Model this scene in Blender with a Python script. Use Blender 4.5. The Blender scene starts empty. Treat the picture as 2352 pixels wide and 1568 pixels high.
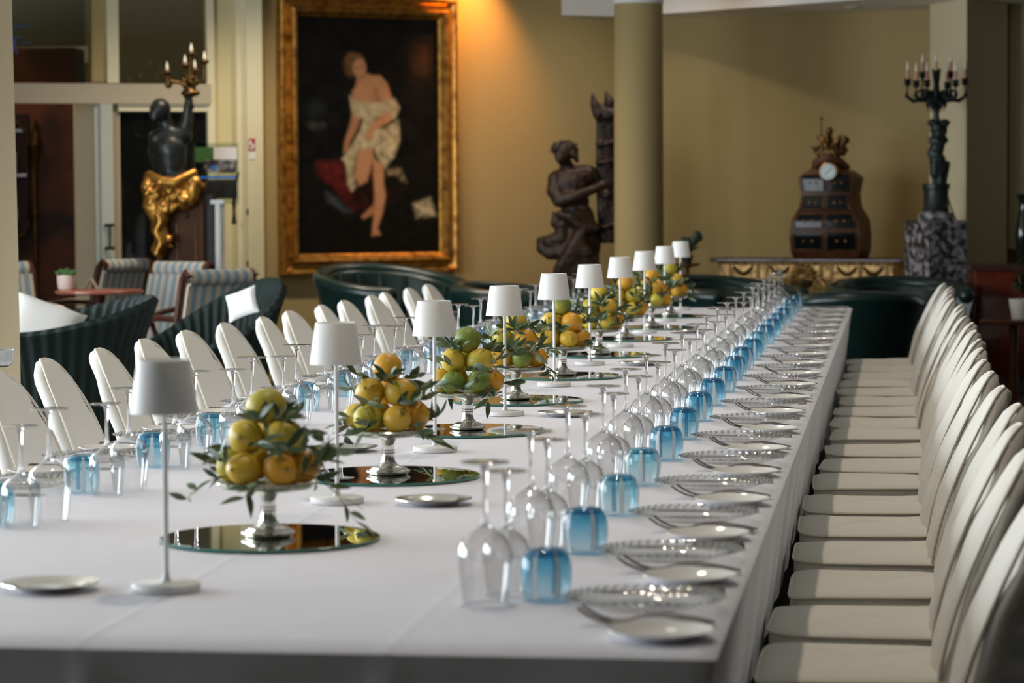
import bpy, bmesh, math, random
import numpy as np
from mathutils import Vector, Matrix
sc = bpy.context.scene
PI = math.pi
rnd = random.Random(7)

# ------------------------------------------------------------------ camera
IW, IH, FPX = 2352., 1568., 6400.
CZ = 1.396
yaw, pitch, roll = math.radians(7.877), math.radians(3.019), -0.005
CF = Vector((-math.sin(yaw)*math.cos(pitch), math.cos(yaw)*math.cos(pitch), -math.sin(pitch)))
_r = Vector((math.cos(yaw), math.sin(yaw), 0)); _u = _r.cross(CF)
CR = math.cos(roll)*_r + math.sin(roll)*_u
CU = -math.sin(roll)*_r + math.cos(roll)*_u
CP = Vector((0, 0, CZ))
cd = bpy.data.cameras.new('camera'); cam = bpy.data.objects.new('camera', cd)
sc.collection.objects.link(cam)
cam.matrix_world = Matrix(((CR.x, CU.x, -CF.x, 0), (CR.y, CU.y, -CF.y, 0), (CR.z, CU.z, -CF.z, CZ), (0, 0, 0, 1)))
cd.sensor_fit = 'HORIZONTAL'; cd.sensor_width = 36; cd.lens = FPX/IW*36
cd.clip_start = .05; cd.clip_end = 200
cd.dof.use_dof = True; cd.dof.focus_distance = 8.2; cd.dof.aperture_fstop = 5.6
sc.camera = cam

# ------------------------------------------------------------------ world, daylight, exposure
w = bpy.data.worlds.new('world'); sc.world = w; w.use_nodes = True
w.node_tree.nodes['Background'].inputs[0].default_value = (.75, .87, 1, 1)
w.node_tree.nodes['Background'].inputs[1].default_value = 1.0
sc.view_settings.view_transform = 'Standard'; sc.view_settings.look = 'None'
sc.view_settings.gamma = 1; sc.view_settings.exposure = 0.33; sc.view_settings.use_curve_mapping = False
sc.cycles.use_denoising = True
sc.cycles.max_bounces = 40; sc.cycles.transmission_bounces = 40; sc.cycles.transparent_max_bounces = 80
sc.cycles.diffuse_bounces = 5; sc.cycles.glossy_bounces = 5
sc.cycles.sample_clamp_indirect = 6

def area(name, loc, rot, sx, sy, power, col):
    l = bpy.data.lights.new(name, 'AREA'); l.shape = 'RECTANGLE'; l.size = sx; l.size_y = sy
    l.energy = power; l.color = col
    o = bpy.data.objects.new(name, l); o.location = loc; o.rotation_euler = rot; sc.collection.objects.link(o); return o
WINX = -7.4
WIN_Y = [4.4, 7.5, 10.6, 13.7]
for wy in WIN_Y:      # daylight coming in through each window of the side wall
    area('window_daylight', (WINX+.02, wy, 1.75), (0, math.radians(-90), 0), 2.5, 2.5, 185, (.86, .93, 1.0))
def spot(name, loc, target, power, col, angle, blend=.6, rad=.04):
    l = bpy.data.lights.new(name, 'SPOT'); l.energy = power; l.color = col; l.spot_size = math.radians(angle); l.spot_blend = blend; l.shadow_soft_size = rad
    o = bpy.data.objects.new(name, l); o.location = loc; d = Vector(target)-Vector(loc)
    o.rotation_euler = d.to_track_quat('-Z', 'Y').to_euler(); sc.collection.objects.link(o); return o

# ------------------------------------------------------------------ helpers: pixels to places
def ray(px, py): return CF+(px-IW/2)/FPX*CR-(py-IH/2)/FPX*CU
def ond(px, py, d): return CP+d*ray(px, py)
def onz(px, py, z):
    d = ray(px, py); return CP+(z-CZ)/d.z*d
def proj(p):
    d = Vector(p)-CP; f = d.dot(CF); return IW/2+FPX*d.dot(CR)/f, IH/2-FPX*d.dot(CU)/f

# ------------------------------------------------------------------ helpers: meshes
class MB:
    def __init__(s): s.v = []; s.f = []
    def add(s, V, F):
        n = len(s.v); s.v += [tuple(p) for p in V]; s.f += [tuple(i+n for i in q) for q in F]; return s
    def box(s, x0, x1, y0, y1, z0, z1):
        V = [(x, y, z) for z in (z0, z1) for y in (y0, y1) for x in (x0, x1)]
        return s.add(V, [(0, 2, 3, 1), (4, 5, 7, 6), (0, 1, 5, 4), (2, 6, 7, 3), (0, 4, 6, 2), (1, 3, 7, 5)])
    def lathe(s, prof, n=24, c=(0, 0, 0), cap=True):
        V = []; F = []
        for r, z in prof:
            for i in range(n):
                a = 2*PI*i/n; V.append((c[0]+r*math.cos(a), c[1]+r*math.sin(a), c[2]+z))
        for j in range(len(prof)-1):
            for i in range(n):
                k = (i+1) % n; F.append((j*n+i, j*n+k, (j+1)*n+k, (j+1)*n+i))
        if cap:
            F.append(tuple(range(n))[::-1]); m = (len(prof)-1)*n; F.append(tuple(range(m, m+n)))
        return s.add(V, F)
    def rings(s, R, closed=True, cap=True):
        n = len(R[0]); V = [p for r in R for p in r]; F = []
        for j in range(len(R)-1):
            for i in range(n if closed else n-1):
                k = (i+1) % n; F.append((j*n+i, j*n+k, (j+1)*n+k, (j+1)*n+i))
        if cap: F.append(tuple(range(n))[::-1]); m = (len(R)-1)*n; F.append(tuple(range(m, m+n)))
        return s.add(V, F)
    def tube(s, pts, rad, n=8, closed=False, sq=1.0):
        pts = [Vector(p) for p in pts]; m = len(pts); R = []
        up = Vector((0, 0, 1))
        for i, p in enumerate(pts):
            a = pts[(i-1) % m] if (closed or i > 0) else p; b = pts[(i+1) % m] if (closed or i < m-1) else p
            t = (b-a).normalized()
            x = t.cross(up)
            if x.length < 1e-3: x = t.cross(Vector((0, 1, 0)))
            x.normalize(); y = x.cross(t).normalized()
            r = rad[i] if isinstance(rad, (list, tuple)) else rad
            R.append([p+r*math.cos(2*PI*k/n)*x+r*sq*math.sin(2*PI*k/n)*y for k in range(n)])
        if closed:
            R.append(R[0]); return s.rings(R, cap=False)
        return s.rings(R)
    def ball(s, c, r, nu=12, nv=8, rot=None):
        if not isinstance(r, (tuple, list)): r = (r, r, r)
        R = []
        for j in range(1, nv):
            t = PI*j/nv; ring = []
            for i in range(nu):
                a = 2*PI*i/nu; p = Vector((r[0]*math.sin(t)*math.cos(a), r[1]*math.sin(t)*math.sin(a), -r[2]*math.cos(t)))
                if rot: p = rot @ p
                ring.append(p+Vector(c))
            R.append(ring)
        return s.rings(R)
    def grid(s, fn, nu, nv):
        V = [fn(i/nu, j/nv) for j in range(nv+1) for i in range(nu+1)]
        F = [(j*(nu+1)+i, j*(nu+1)+i+1, (j+1)*(nu+1)+i+1, (j+1)*(nu+1)+i) for j in range(nv) for i in range(nu)]
        return s.add(V, F)
    def mesh(s, name, mat, ang=40):
        me = bpy.data.meshes.new(name); me.from_pydata(s.v, [], s.f); me.update()
        bm = bmesh.new(); bm.from_mesh(me); bmesh.ops.recalc_face_normals(bm, faces=bm.faces); bm.to_mesh(me); bm.free()
        if ang:
            me.polygons.foreach_set('use_smooth', [True]*len(me.polygons))
            if ang < 180: me.set_sharp_from_angle(angle=math.radians(ang))
        if mat: me.materials.append(mat)
        return me
    def build(s, name, mat, parent=None, ang=40, loc=None, rz=0):
        return link(name, s.mesh(name, mat, ang), parent, loc, rz)
def link(name, me, parent=None, loc=None, rz=0):
    o = bpy.data.objects.new(name, me); sc.collection.objects.link(o)
    if parent: o.parent = parent
    if loc is not None: o.location = loc
    if rz: o.rotation_euler.z = rz
    return o
def tag(o, label, cat, group=None):
    o['label'] = label; o['category'] = cat
    if group: o['group'] = group
    return o
def thing(name, label, cat, loc=(0, 0, 0), rz=0, group=None):
    o = bpy.data.objects.new(name, None); o.empty_display_size = .1; sc.collection.objects.link(o)
    o.location = loc; o.rotation_euler.z = rz
    return tag(o, label, cat, group)
def struct(o): o['kind'] = 'structure'; return o
CH = {}
def kids(o):
    return [c for c in bpy.data.objects if c.parent == o]
def dup(tree, loc, rz=0, label=None, group=None):
    """tree = (root, [(part, [subparts])])"""
    root, parts = tree
    r = root.copy(); sc.collection.objects.link(r); r.location = loc; r.rotation_euler = (0, 0, rz)
    if label: r['label'] = label
    if group: r['group'] = group
    for p, subs in parts:
        c = p.copy(); sc.collection.objects.link(c); c.parent = r
        for q in subs:
            d = q.copy(); sc.collection.objects.link(d); d.parent = c
    return r
class Proto:
    """the first call places the original, further calls place copies"""
    def __init__(s, root): s.root = root; s.parts = [(c, kids(c)) for c in kids(root)]; s.used = False
    def place(s, loc, rz, label, group=None):
        if not s.used:
            s.used = True; o = s.root; o.location = loc; o.rotation_euler = (0, 0, rz); o['label'] = label
            if group: o['group'] = group
            return o
        return dup((s.root, s.parts), loc, rz, label, group)
ORD = 'first second third fourth fifth sixth seventh eighth ninth tenth eleventh twelfth thirteenth fourteenth fifteenth sixteenth seventeenth eighteenth nineteenth twentieth twenty-first twenty-second'.split()

# ------------------------------------------------------------------ materials
MATS = {}
def lin(h):
    h = h.lstrip('#'); c = [int(h[i:i+2], 16)/255 for i in (0, 2, 4)]
    return tuple(x/12.92 if x <= .04045 else ((x+.055)/1.055)**2.4 for x in c)
def mat(name, col, rough=.5, metal=0., noise=None, bump=None, **kw):
    """noise=(scale, other colour, contrast lo, hi)  bump=(scale, strength, distance)"""
    m = bpy.data.materials.new(name); m.use_nodes = True; nt = m.node_tree; b = nt.nodes['Principled BSDF']
    if isinstance(col, str): col = lin(col)
    b.inputs['Base Color'].default_value = (*col, 1); b.inputs['Roughness'].default_value = rough; b.inputs['Metallic'].default_value = metal
    for k, v in kw.items(): b.inputs[k.replace('_', ' ')].default_value = v
    tc = nt.nodes.new('ShaderNodeTexCoord')
    if noise:
        n = nt.nodes.new('ShaderNodeTexNoise'); n.inputs['Scale'].default_value = noise[0]; n.inputs['Detail'].default_value = 5
        nt.links.new(tc.outputs['Object'], n.inputs['Vector'])
        r = nt.nodes.new('ShaderNodeValToRGB'); c2 = noise[1]; c2 = lin(c2) if isinstance(c2, str) else c2
        r.color_ramp.elements[0].position = noise[2]; r.color_ramp.elements[1].position = noise[3]
        r.color_ramp.elements[0].color = (*col, 1); r.color_ramp.elements[1].color = (*c2, 1)
        nt.links.new(n.outputs['Fac'], r.inputs['Fac']); nt.links.new(r.outputs['Color'], b.inputs['Base Color'])
    if bump:
        n = nt.nodes.new('ShaderNodeTexNoise'); n.inputs['Scale'].default_value = bump[0]; n.inputs['Detail'].default_value = 4
        nt.links.new(tc.outputs['Object'], n.inputs['Vector'])
        bp = nt.nodes.new('ShaderNodeBump'); bp.inputs['Strength'].default_value = bump[1]; bp.inputs['Distance'].default_value = bump[2]
        nt.links.new(n.outputs['Fac'], bp.inputs['Height']); nt.links.new(bp.outputs['Normal'], b.inputs['Normal'])
    MATS[name] = m; return m
def thin_glass(name, tint, refl=1.0, grad=None, edge=None, milk=None):
    """a thin pane or wall of glass: clear or tinted, with a mirror-like sheen that grows at grazing angles.
    grad=(z0, colour0, z1, colour1): the tint runs between two heights of the object."""
    m = bpy.data.materials.new(name); m.use_nodes = True; nt = m.node_tree; nt.nodes.clear()
    out = nt.nodes.new('ShaderNodeOutputMaterial'); mix = nt.nodes.new('ShaderNodeMixShader')
    tr = nt.nodes.new('ShaderNodeBsdfTransparent'); gl = nt.nodes.new('ShaderNodeBsdfGlossy'); gl.inputs['Roughness'].default_value = .02
    lw0 = nt.nodes.new('ShaderNodeLayerWeight'); lw0.inputs[0].default_value = .5
    p5 = nt.nodes.new('ShaderNodeMath'); p5.operation = 'POWER'; p5.inputs[1].default_value = 4.0
    fr = nt.nodes.new('ShaderNodeMath'); fr.operation = 'MULTIPLY_ADD'; fr.inputs[1].default_value = .9; fr.inputs[2].default_value = .045
    nt.links.new(lw0.outputs['Facing'], p5.inputs[0]); nt.links.new(p5.outputs[0], fr.inputs[0])
    mu = nt.nodes.new('ShaderNodeMath'); mu.operation = 'MULTIPLY'; mu.inputs[1].default_value = refl; mu.use_clamp = True
    nt.links.new(fr.outputs[0], mu.inputs[0]); nt.links.new(mu.outputs[0], mix.inputs[0])
    nt.links.new(tr.outputs[0], mix.inputs[1]); nt.links.new(gl.outputs[0], mix.inputs[2]); nt.links.new(mix.outputs[0], out.inputs[0])
    tr.inputs[0].default_value = (*tint, 1)
    if grad:
        tc = nt.nodes.new('ShaderNodeTexCoord'); sp = nt.nodes.new('ShaderNodeSeparateXYZ'); mr = nt.nodes.new('ShaderNodeMapRange'); rp = nt.nodes.new('ShaderNodeValToRGB')
        nt.links.new(tc.outputs['Object'], sp.inputs[0]); nt.links.new(sp.outputs['Z'], mr.inputs[0])
        mr.inputs[1].default_value = grad[0]; mr.inputs[2].default_value = grad[2]
        rp.color_ramp.elements[0].color = (*grad[1], 1); rp.color_ramp.elements[1].color = (*grad[3], 1)
        nt.links.new(mr.outputs[0], rp.inputs[0]); col = rp.outputs[0]
    else:
        rg = nt.nodes.new('ShaderNodeRGB'); rg.outputs[0].default_value = (*tint, 1); col = rg.outputs[0]
    if edge:     # glass seen edge-on lets less through
        lw = nt.nodes.new('ShaderNodeLayerWeight'); lw.inputs[0].default_value = edge[0]
        mx = nt.nodes.new('ShaderNodeMix'); mx.data_type = 'RGBA'; mx.blend_type = 'MULTIPLY'
        mx.inputs[7].default_value = (*edge[1], 1)
        nt.links.new(lw.outputs['Facing'], mx.inputs[0]); nt.links.new(col, mx.inputs[6]); col = mx.outputs[2]
    nt.links.new(col, tr.inputs[0])
    if milk:     # cloudy coloured glass scatters a little light
        tl = nt.nodes.new('ShaderNodeBsdfTranslucent'); tl.inputs[0].default_value = (*milk[0], 1); m2 = nt.nodes.new('ShaderNodeMixShader'); m2.inputs[0].default_value = milk[1]
        nt.links.new(tr.outputs[0], m2.inputs[1]); nt.links.new(tl.outputs[0], m2.inputs[2]); nt.links.new(m2.outputs[0], mix.inputs[1])
    MATS[name] = m; return m
M = MATS
mat('wall', '#a59263', .85, bump=(60, .08, .002))
mat('wall_lower', '#d6c6a6', .85)
mat('ceiling', '#e6e5e0', .9); mat('ceiling_main', '#c9c5ba', .9)
mat('floor', (.020, .020, .018), .6, noise=(7, (.035, .032, .028), .4, .65))
mat('wall_dark', '#7d7156', .85); mat('wall_wood', '#4a3d2e', .6)
mat('trim', '#ded5b2', .5); mat('strip', '#cfc294', .8)
mat('trim_grey', '#b3a68e', .6)
mat('white_paint', '#b4b8ad', .4)
mat('pillar', '#cdc2a0', .8)
mat('cloth', (.78, .785, .86), .9, bump=(5, .25, .012))
mat('cover', (.71, .69, .635), .9, bump=(9, .5, .012))
mat('seam', (.74, .70, .60), .9)
mat('lamp_white', (.78, .78, .76), .45)
mat('silver', (.80, .78, .74), .16, 1., bump=(25, .05, .002))
mat('silver_dark', (.12, .11, .10), .4, 1.)
mat('steel', (.30, .30, .30), .3, 1.)
mat('cutlery', (.34, .30, .26), .22, 1.)
mat('mirror', (.62, .66, .60), .015, 1.)
mat('mirror_edge', (.01, .16, .13), .12, Specular_IOR_Level=.8)
mat('china', (.84, .83, .80), .12)
mat('lemon_yellow', (.62, .38, .03), .42, noise=(9, (.52, .36, .03), .4, .7), bump=(150, .25, .002))
mat('lemon_pale', (.62, .45, .05), .42, noise=(10, (.33, .36, .04), .5, .75), bump=(150, .25, .002))
mat('lemon_green', (.46, .40, .04), .42, noise=(9, (.60, .40, .03), .5, .8), bump=(120, .35, .003))
mat('lemon_dark', (.16, .22, .03), .45, noise=(10, (.50, .36, .03), .52, .75), bump=(110, .4, .003))
mat('orange_skin', (.64, .31, .018), .4, noise=(9, (.70, .40, .02), .45, .7), bump=(150, .25, .002))
mat('lemon_tip', (.20, .16, .03), .6)
mat('leaf_dark', (.045, .085, .03), .45); mat('leaf_mid', (.08, .13, .05), .45); mat('leaf_pale', (.20, .24, .14), .55)
mat('stem', (.12, .10, .05), .7)
mat('green_leather', (.004, .019, .017), .32, noise=(6, (.006, .025, .022), .4, .7), bump=(90, .15, .002))
mat('green_leather_dark', (.004, .016, .015), .3)
mat('wicker', (.006, .015, .012), .6, bump=(160, .9, .006), Specular_IOR_Level=.25)
mat('pillow', (.85, .84, .82), .9)
mat('mahogany', (.070, .018, .009), .28, noise=(5, (.03, .009, .005), .35, .7))
mat('walnut', (.050, .016, .007), .35, noise=(3, (.10, .036, .013), .4, .68), Specular_IOR_Level=.18)
mat('bookcase_wood', (.10, .028, .009), .5, noise=(2.2, (.022, .008, .004), .42, .62), Specular_IOR_Level=.2); mat('bookcase_inside', (.02, .007, .006), .5, Specular_IOR_Level=.2)
mat('red_table', (.34, .10, .06), .2)
mat('commode', (.13, .024, .010), .15, noise=(3, (.07, .012, .006), .4, .7))
mat('black_glass', (.006, .007, .006), .06)
mat('black', (.008, .008, .008), .5)
mat('lacquer', (.004, .005, .006), .18, Specular_IOR_Level=.22)
mat('bronze', (.030, .034, .032), .38, .35, noise=(14, (.012, .014, .013), .4, .7))
mat('bronze_green', (.030, .042, .040), .45, .4, noise=(18, (.012, .016, .016), .4, .7))
mat('carved_wood', (.036, .015, .008), .45, noise=(12, (.014, .007, .004), .35, .7), bump=(30, .7, .02), Specular_IOR_Level=.4)
mat('gilt', (.60, .31, .065), .38, .85, noise=(16, (.22, .09, .02), .42, .72), bump=(30, .2, .004))
mat('gilt_pale', (.50, .31, .11), .45, .6, noise=(22, (.16, .085, .025), .45, .62))
mat('gilt_dark', (.14, .075, .022), .4, .8, noise=(14, (.05, .028, .010), .4, .7))
mat('marble_red', (.05, .022, .020), .2, noise=(18, (.12, .07, .06), .5, .7))
mat('marble_grey', (.030, .027, .030), .3, noise=(20, (.42, .40, .41), .44, .66))
mat('candle', (.55, .28, .20), .5); mat('bulb', (.8, .75, .6), .2)
mat('stripe_cream', (.50, .42, .33), .9); mat('stripe_blue', (.19, .29, .34), .9)
mat('pot_pink', (.68, .52, .45), .6); mat('pot_white', (.52, .48, .42), .5)
mat('plant', (.05, .16, .035), .5); mat('plant_dark', (.012, .03, .012), .5)
mat('vase', (.008, .010, .008), .12)
mat('sign_green', (.0, .22, .10), .5); mat('sign_red', (.35, .012, .02), .5); mat('sign_white', (.8, .8, .8), .5); mat('sticker_blue', (.04, .22, .80), .5)
mat('clock_face', (.50, .56, .56), .3)
mat('metal_white', (.72, .74, .72), .35)
thin_glass('glass', (.99, .99, .988), 2.5, edge=(.35, (.66, .66, .65)))
thin_glass('glass_foot', (.90, .91, .92), 2.2, edge=(.3, (.75, .75, .76)))
thin_glass('glass_plate', (.93, .935, .93), 1.7, edge=(.3, (.80, .80, .78)))
thin_glass('glass_bead', (.78, .78, .77), 2.2)
thin_glass('tumbler', (.8, .9, .95), 1.2, grad=(.005, (.88, .95, .97), .080, (.10, .52, .72)), milk=((.34, .64, .76), .20))
thin_glass('tumbler_pale', (.8, .9, .95), 1.2, grad=(.005, (.92, .97, .98), .082, (.42, .78, .88)), milk=((.5, .72, .8), .16))
thin_glass('tumbler_base', (.30, .70, .84), 1.6)
thin_glass('window_glass', (.55, .56, .50), 1.6)
thin_glass('clear_acrylic', (.80, .86, .82), 1.6)
m = mat('stem_glass', (1, 1, 1), .0, Transmission_Weight=1.0, IOR=1.45)
mat('milk_stripe', (.84, .91, .96), .25, Transmission_Weight=.15)

# ------------------------------------------------------------------ the room
class Plane:
    """a vertical wall face from a to b (left to right as one faces it); n points into the room"""
    def __init__(s, a, b):
        s.o = Vector((a[0], a[1], 0)); d = Vector((b[0]-a[0], b[1]-a[1], 0)); s.len = d.length; s.t = d.normalized(); s.n = Vector((s.t.y, -s.t.x, 0))
        s.rz = math.atan2(s.t.y, s.t.x)
    def sz(s, px, py, off=0.):
        d = ray(px, py); o = s.o+off*s.n
        k = (o-CP).dot(s.n)/d.dot(s.n); p = CP+k*d
        return (p-s.o).dot(s.t), p.z
    def pt(s, a, z, off=0.): 
        p = s.o+a*s.t+off*s.n; return Vector((p.x, p.y, z))
    def box(s, mb, s0, s1, z0, z1, o0, o1):
        V = [s.pt(a, z, o) for z in (z0, z1) for o in (o0, o1) for a in (s0, s1)]
        return mb.add(V, [(0, 1, 3, 2), (4, 6, 7, 5), (0, 4, 5, 1), (2, 3, 7, 6), (0, 2, 6, 4), (1, 5, 7, 3)])
    def pxbox(s, mb, x0, y0, x1, y1, o0, o1):
        ym, xm = (y0+y1)/2, (x0+x1)/2
        return s.box(mb, s.sz(x0, ym, o1)[0], s.sz(x1, ym, o1)[0], s.sz(xm, y1, o1)[1], s.sz(xm, y0, o1)[1], o0, o1)
H = lambda px, d: ond(px, 447, d)
PA, PB, CN, PD = H(-1000, 19.6), H(604, 20.9), H(1480, 22.5), H(2900, 20.7)
PART, FAR, FARR = Plane(PA, PB), Plane(PB, CN), Plane(CN, PD)
ZC = 3.7
X0, X1, Y0 = WINX, 4.6, -4.5
struct(MB().box(X0-.3, X1+.3, Y0-.3, 28, -.06, 0).build('floor', M['floor'], ang=0))
struct(MB().box(X0-.3, X1+.3, Y0-.3, 28, ZC, ZC+.1).build('ceiling', M['ceiling_main'], ang=0))
mb = MB(); FAR.box(mb, 0, FAR.len+.15, 0, ZC, -.2, 0); struct(mb.build('wall_far', M['wall'], ang=0))
mb = MB(); FARR.box(mb, -.02, FARR.len, 0, ZC, -.2, 0); struct(mb.build('wall_far_side', M['wall'], ang=0))
struct(MB().box(X1, X1+.2, Y0, 22, 0, ZC).build('wall_right', M['wall_wood'], ang=0))
struct(MB().box(X0, X1+.2, Y0-.2, Y0, 0, ZC).build('wall_near', M['wall_dark'], ang=0))
# side wall with its windows
mb = MB(); mb.box(X0-.25, X0, Y0, 27, 0, .5); mb.box(X0-.25, X0, Y0, 27, 3.0, ZC)
e = [Y0]+[v for wy in WIN_Y for v in (wy-1.25, wy+1.25)]+[27]
for a, b in zip(e[0::2], e[1::2]): mb.box(X0-.25, X0, a, b, .5, 3.0)
struct(mb.build('wall_left', M['wall'], ang=0))
for i, wy in enumerate(WIN_Y):
    mb = MB()
    for a, b in ((-1.25, -1.17), (-.04, .04), (1.17, 1.25)): mb.box(X0-.16, X0-.10, wy+a, wy+b, .5, 3.0)
    for a, b in ((.5, .58), (2.92, 3.0)): mb.box(X0-.16, X0-.10, wy-1.25, wy+1.25, a, b)
    struct(mb.build('window_%d' % (i+2), M['white_paint'], ang=0))
# dropped soffit over the far corner
S = [FAR.pt(FAR.sz(1290, 45)[0], 0, .0), onz(1420, 37.5, 2.81), onz(1580, 28, 2.81), onz(1960, 0, 2.81), onz(2450, -40, 2.81), H(2950, 19.0), FARR.pt(FARR.len, 0, 0), FARR.pt(0, 0, 0)]
mb = MB(); n = len(S); mb.add([(p.x, p.y, 2.81) for p in S]+[(p.x, p.y, ZC+.05) for p in S], [tuple(range(n))[::-1], tuple(range(n, 2*n))]+[(i, (i+1) % n, n+(i+1) % n, n+i) for i in range(n)])
so = mb.build('trim_1', M['ceiling'], ang=0); struct(so)
p = FARR.pt(FARR.sz(2000, 30)[0], 2.81, .55)
o = MB().lathe([(.0, -.012), (.05, -.012), (.06, 0)], 16, (p.x, p.y, 2.81)).build('downlight', M['white_paint']); tag(o, 'small round recessed downlight in the white soffit', 'downlight')
# round columns
def column(px0, px1, d, name, label):
    c = ond((px0+px1)/2, 447, d); r = (px1-px0)/2*d/FPX
    t = thing(name, label, 'column', (c.x, c.y, 0)); t['kind'] = 'structure'
    MB().lathe([(r, 0), (r, 1.2), (r*.985, 2.9)], 48, cap=False).build('shaft', M['wall'], t, 60)
    MB().lathe([(r*1.25, 0), (r*1.25, .06), (r*1.12, .09), (r*1.05, .14), (r, .16)], 40).build('base_ring', M['trim'], t)
    MB().lathe([(r*.98, 2.79), (r*1.02, 2.795), (r*1.02, 2.88), (r*.98, 2.9)], 40).build('collar', M['ceiling'], t)
    MB().lathe([(r*.985, 2.9), (r*.98, ZC)], 48, cap=False).build('shaft_top', M['ceiling'], t, 60)
column(1411, 1524, 20.6, 'round_column', 'plain beige round column in front of the dark carved statue')
c2 = onz(34, 447, 1.39) if False else ond(34, 600, 10.6)
r2 = .2
t = thing('round_column', 'pale round column beside the green wicker armchairs', 'column', (c2.x-r2*.98, c2.y, 0)); t['kind'] = 'structure'
MB().lathe([(r2+.004, 0), (r2, 1.2), (r2*.90, 3.0), (r2*.88, ZC)], 48, cap=False).build('shaft', M['wall_lower'], t, 60)
MB().lathe([(r2*1.2, 0), (r2*1.2, .07), (r2*1.05, .12), (r2, .14)], 40).build('base_ring', M['trim'], t)
# square pillar by the candelabrum
a = ond(2135, 447, 21.1); b = ond(2219, 447, 20.35); c = ond(2313, 447, 20.9)
V = [(a.x, a.y), (b.x, b.y), (c.x, c.y), (c.x+a.x-b.x, c.y+a.y-b.y)]
mb = MB(); mb.add([(x, y, 0) for x, y in V]+[(x, y, 2.95) for x, y in V], [(0, 1, 5, 4), (1, 2, 6, 5), (2, 3, 7, 6), (3, 0, 4, 7), (4, 5, 6, 7), (3, 2, 1, 0)])
struct(mb.build('wall_pillar', M['pillar'], ang=0))
mb = MB(); FARR.pxbox(mb, 2318, -60, 2500, 572, 0, .25); struct(mb.build('wall_panel', M['trim'], ang=0))

# glazed partition on the left of the painting
def part(name, x0, y0, x1, y1, o0, o1, m_, parent=None):
    mb = MB(); PART.pxbox(mb, x0, y0, x1, y1, o0, o1); return mb.build(name, M[m_], parent, 0)
def wallp(x0, y0, x1, y1, m_, name, o0=-.12, o1=0.): return struct(part(name, x0, y0, x1, y1, o0, o1, m_))
wallp(-700, 190, 484, 236, 'trim_grey', 'trim_2', -.05, .06)          # transom
wallp(205, -90, 246, 188, 'wall', 'trim_3', -.12, -.03)
wallp(246, -90, 272, 190, 'trim', 'trim_4', -.1, .03)
wallp(478, -90, 494, 700, 'trim', 'trim_5', -.12, .04)
wallp(494, -90, 548, 1100, 'strip', 'wall_strip', -.12, 0.)
wallp(546, -90, 568, 1100, 'trim', 'trim_6', -.05, .05)
wallp(569, -90, 606, 1100, 'trim', 'trim_7', -.05, .10)
wallp(222, 240, 240, 1100, 'white_paint', 'trim_8', -.06, .03)
wallp(272, 236, 484, 256, 'trim', 'trim_9', -.05, .03)
wallp(246, 240, 280, 1100, 'trim_grey', 'trim_10', -.06, .0)
d1 = struct(part('door_1', 236, 238, 264, 1100, .035, .07, 'white_paint'))
h = MB(); a0, z0 = PART.sz(252, 570, .1); a1, z1 = PART.sz(252, 517, .1)
h.tube([PART.pt(a0, z0, .115), PART.pt(a0, z1, .115)], .010, 10)
for z in (z0, z1): h.tube([PART.pt(a0-.03, z, .075), PART.pt(a0+.03, z, .115)], .012, 8)
h.build('handle', M['black'], d1)
wn = struct(part('window_1', 278, 256, 480, 1100, -.045, -.03, 'black_glass'))
for nm, bx in (('window_8', (20, -90, 208, 189)), ('window_9', (272, -90, 480, 192))):
    mb = MB(); PART.pxbox(mb, *bx, -.02, -.012); struct(mb.build(nm, M['window_glass'], ang=0))
# the room behind the partition: wall, ceiling, bulkhead, bookcase
BK = Plane(H(-1400, 25.0), H(900, 26.0))
mb = MB(); BK.box(mb, 0, BK.len, 0, ZC, -.1, 0); struct(mb.build('wall_back_room', M['wall_lower'], ang=0))
mb = MB(); PART.pxbox(mb, 178, 236, 226, 1200, -.5, -.4); struct(mb.build('wall_return', M['wall_lower'], ang=0))
q = Plane(H(-900, 23.5), H(230, 23.9)); mb = MB()
mb.grid(lambda u, v: q.pt(u*q.len, 2.42+.12*u+v*.14, .35*math.sin(u*PI)), 24, 1); mb.grid(lambda u, v: q.pt(u*q.len, 2.42+.12*u, .35*math.sin(u*PI)-v*.6), 24, 1)
struct(mb.build('trim_11', M['ceiling'], ang=0))
bc = Plane(H(-260, 22.6), H(178, 22.6)); t = thing('bookcase', 'tall dark mahogany bookcase with arched glazed door beyond the doorway', 'bookcase', tuple(bc.pt(bc.len/2, 0)))
def loc_to(o_, V): return [Vector(v)-Vector(o_.location) for v in V]
def addp(par, mb, name, m_, ang=40):
    mb.v = [tuple(Vector(v)-Vector(par.location)) for v in mb.v]; return mb.build(name, M[m_], par, ang)
mb = MB(); bc.box(mb, 0, bc.len, 0, 2.6, -.45, 0); addp(t, mb, 'carcass', 'bookcase_wood', 0)
sA, sB = bc.sz(-160, 400)[0], bc.sz(68, 400)[0]; zA, zB = bc.sz(40, 545)[1], bc.sz(40, 262)[1]
mb = MB(); mb.box(0, 0, 0, 0, 0, 0); mb = MB(); bc.box(mb, sA, sB, zA, zB, 0, .015); addp(t, mb, 'glazed_door', 'bookcase_inside', 0)
dr = [bc.pt(sA, zA, .03)]+[bc.pt(sB-.12+.12*math.cos(k*PI/12-PI/2), zA+.12+.12*math.sin(k*PI/12-PI/2), .03) for k in range(7)]
dr += [bc.pt(sB-.3+.3*math.cos(k*PI/16), zB-.25+.25*math.sin(k*PI/16), .03) for k in range(9)]+[bc.pt(sA, zB, .03)]
addp(t, MB().tube(dr, .014, 8), 'door_moulding', 'gilt_dark')
for py in (300, 402):
    z = bc.sz(40, py)[1]; mb = MB(); bc.box(mb, sA, sB-.02, z-.012, z+.012, .0, .022); addp(t, mb, 'shelf', 'commode', 0)
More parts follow.
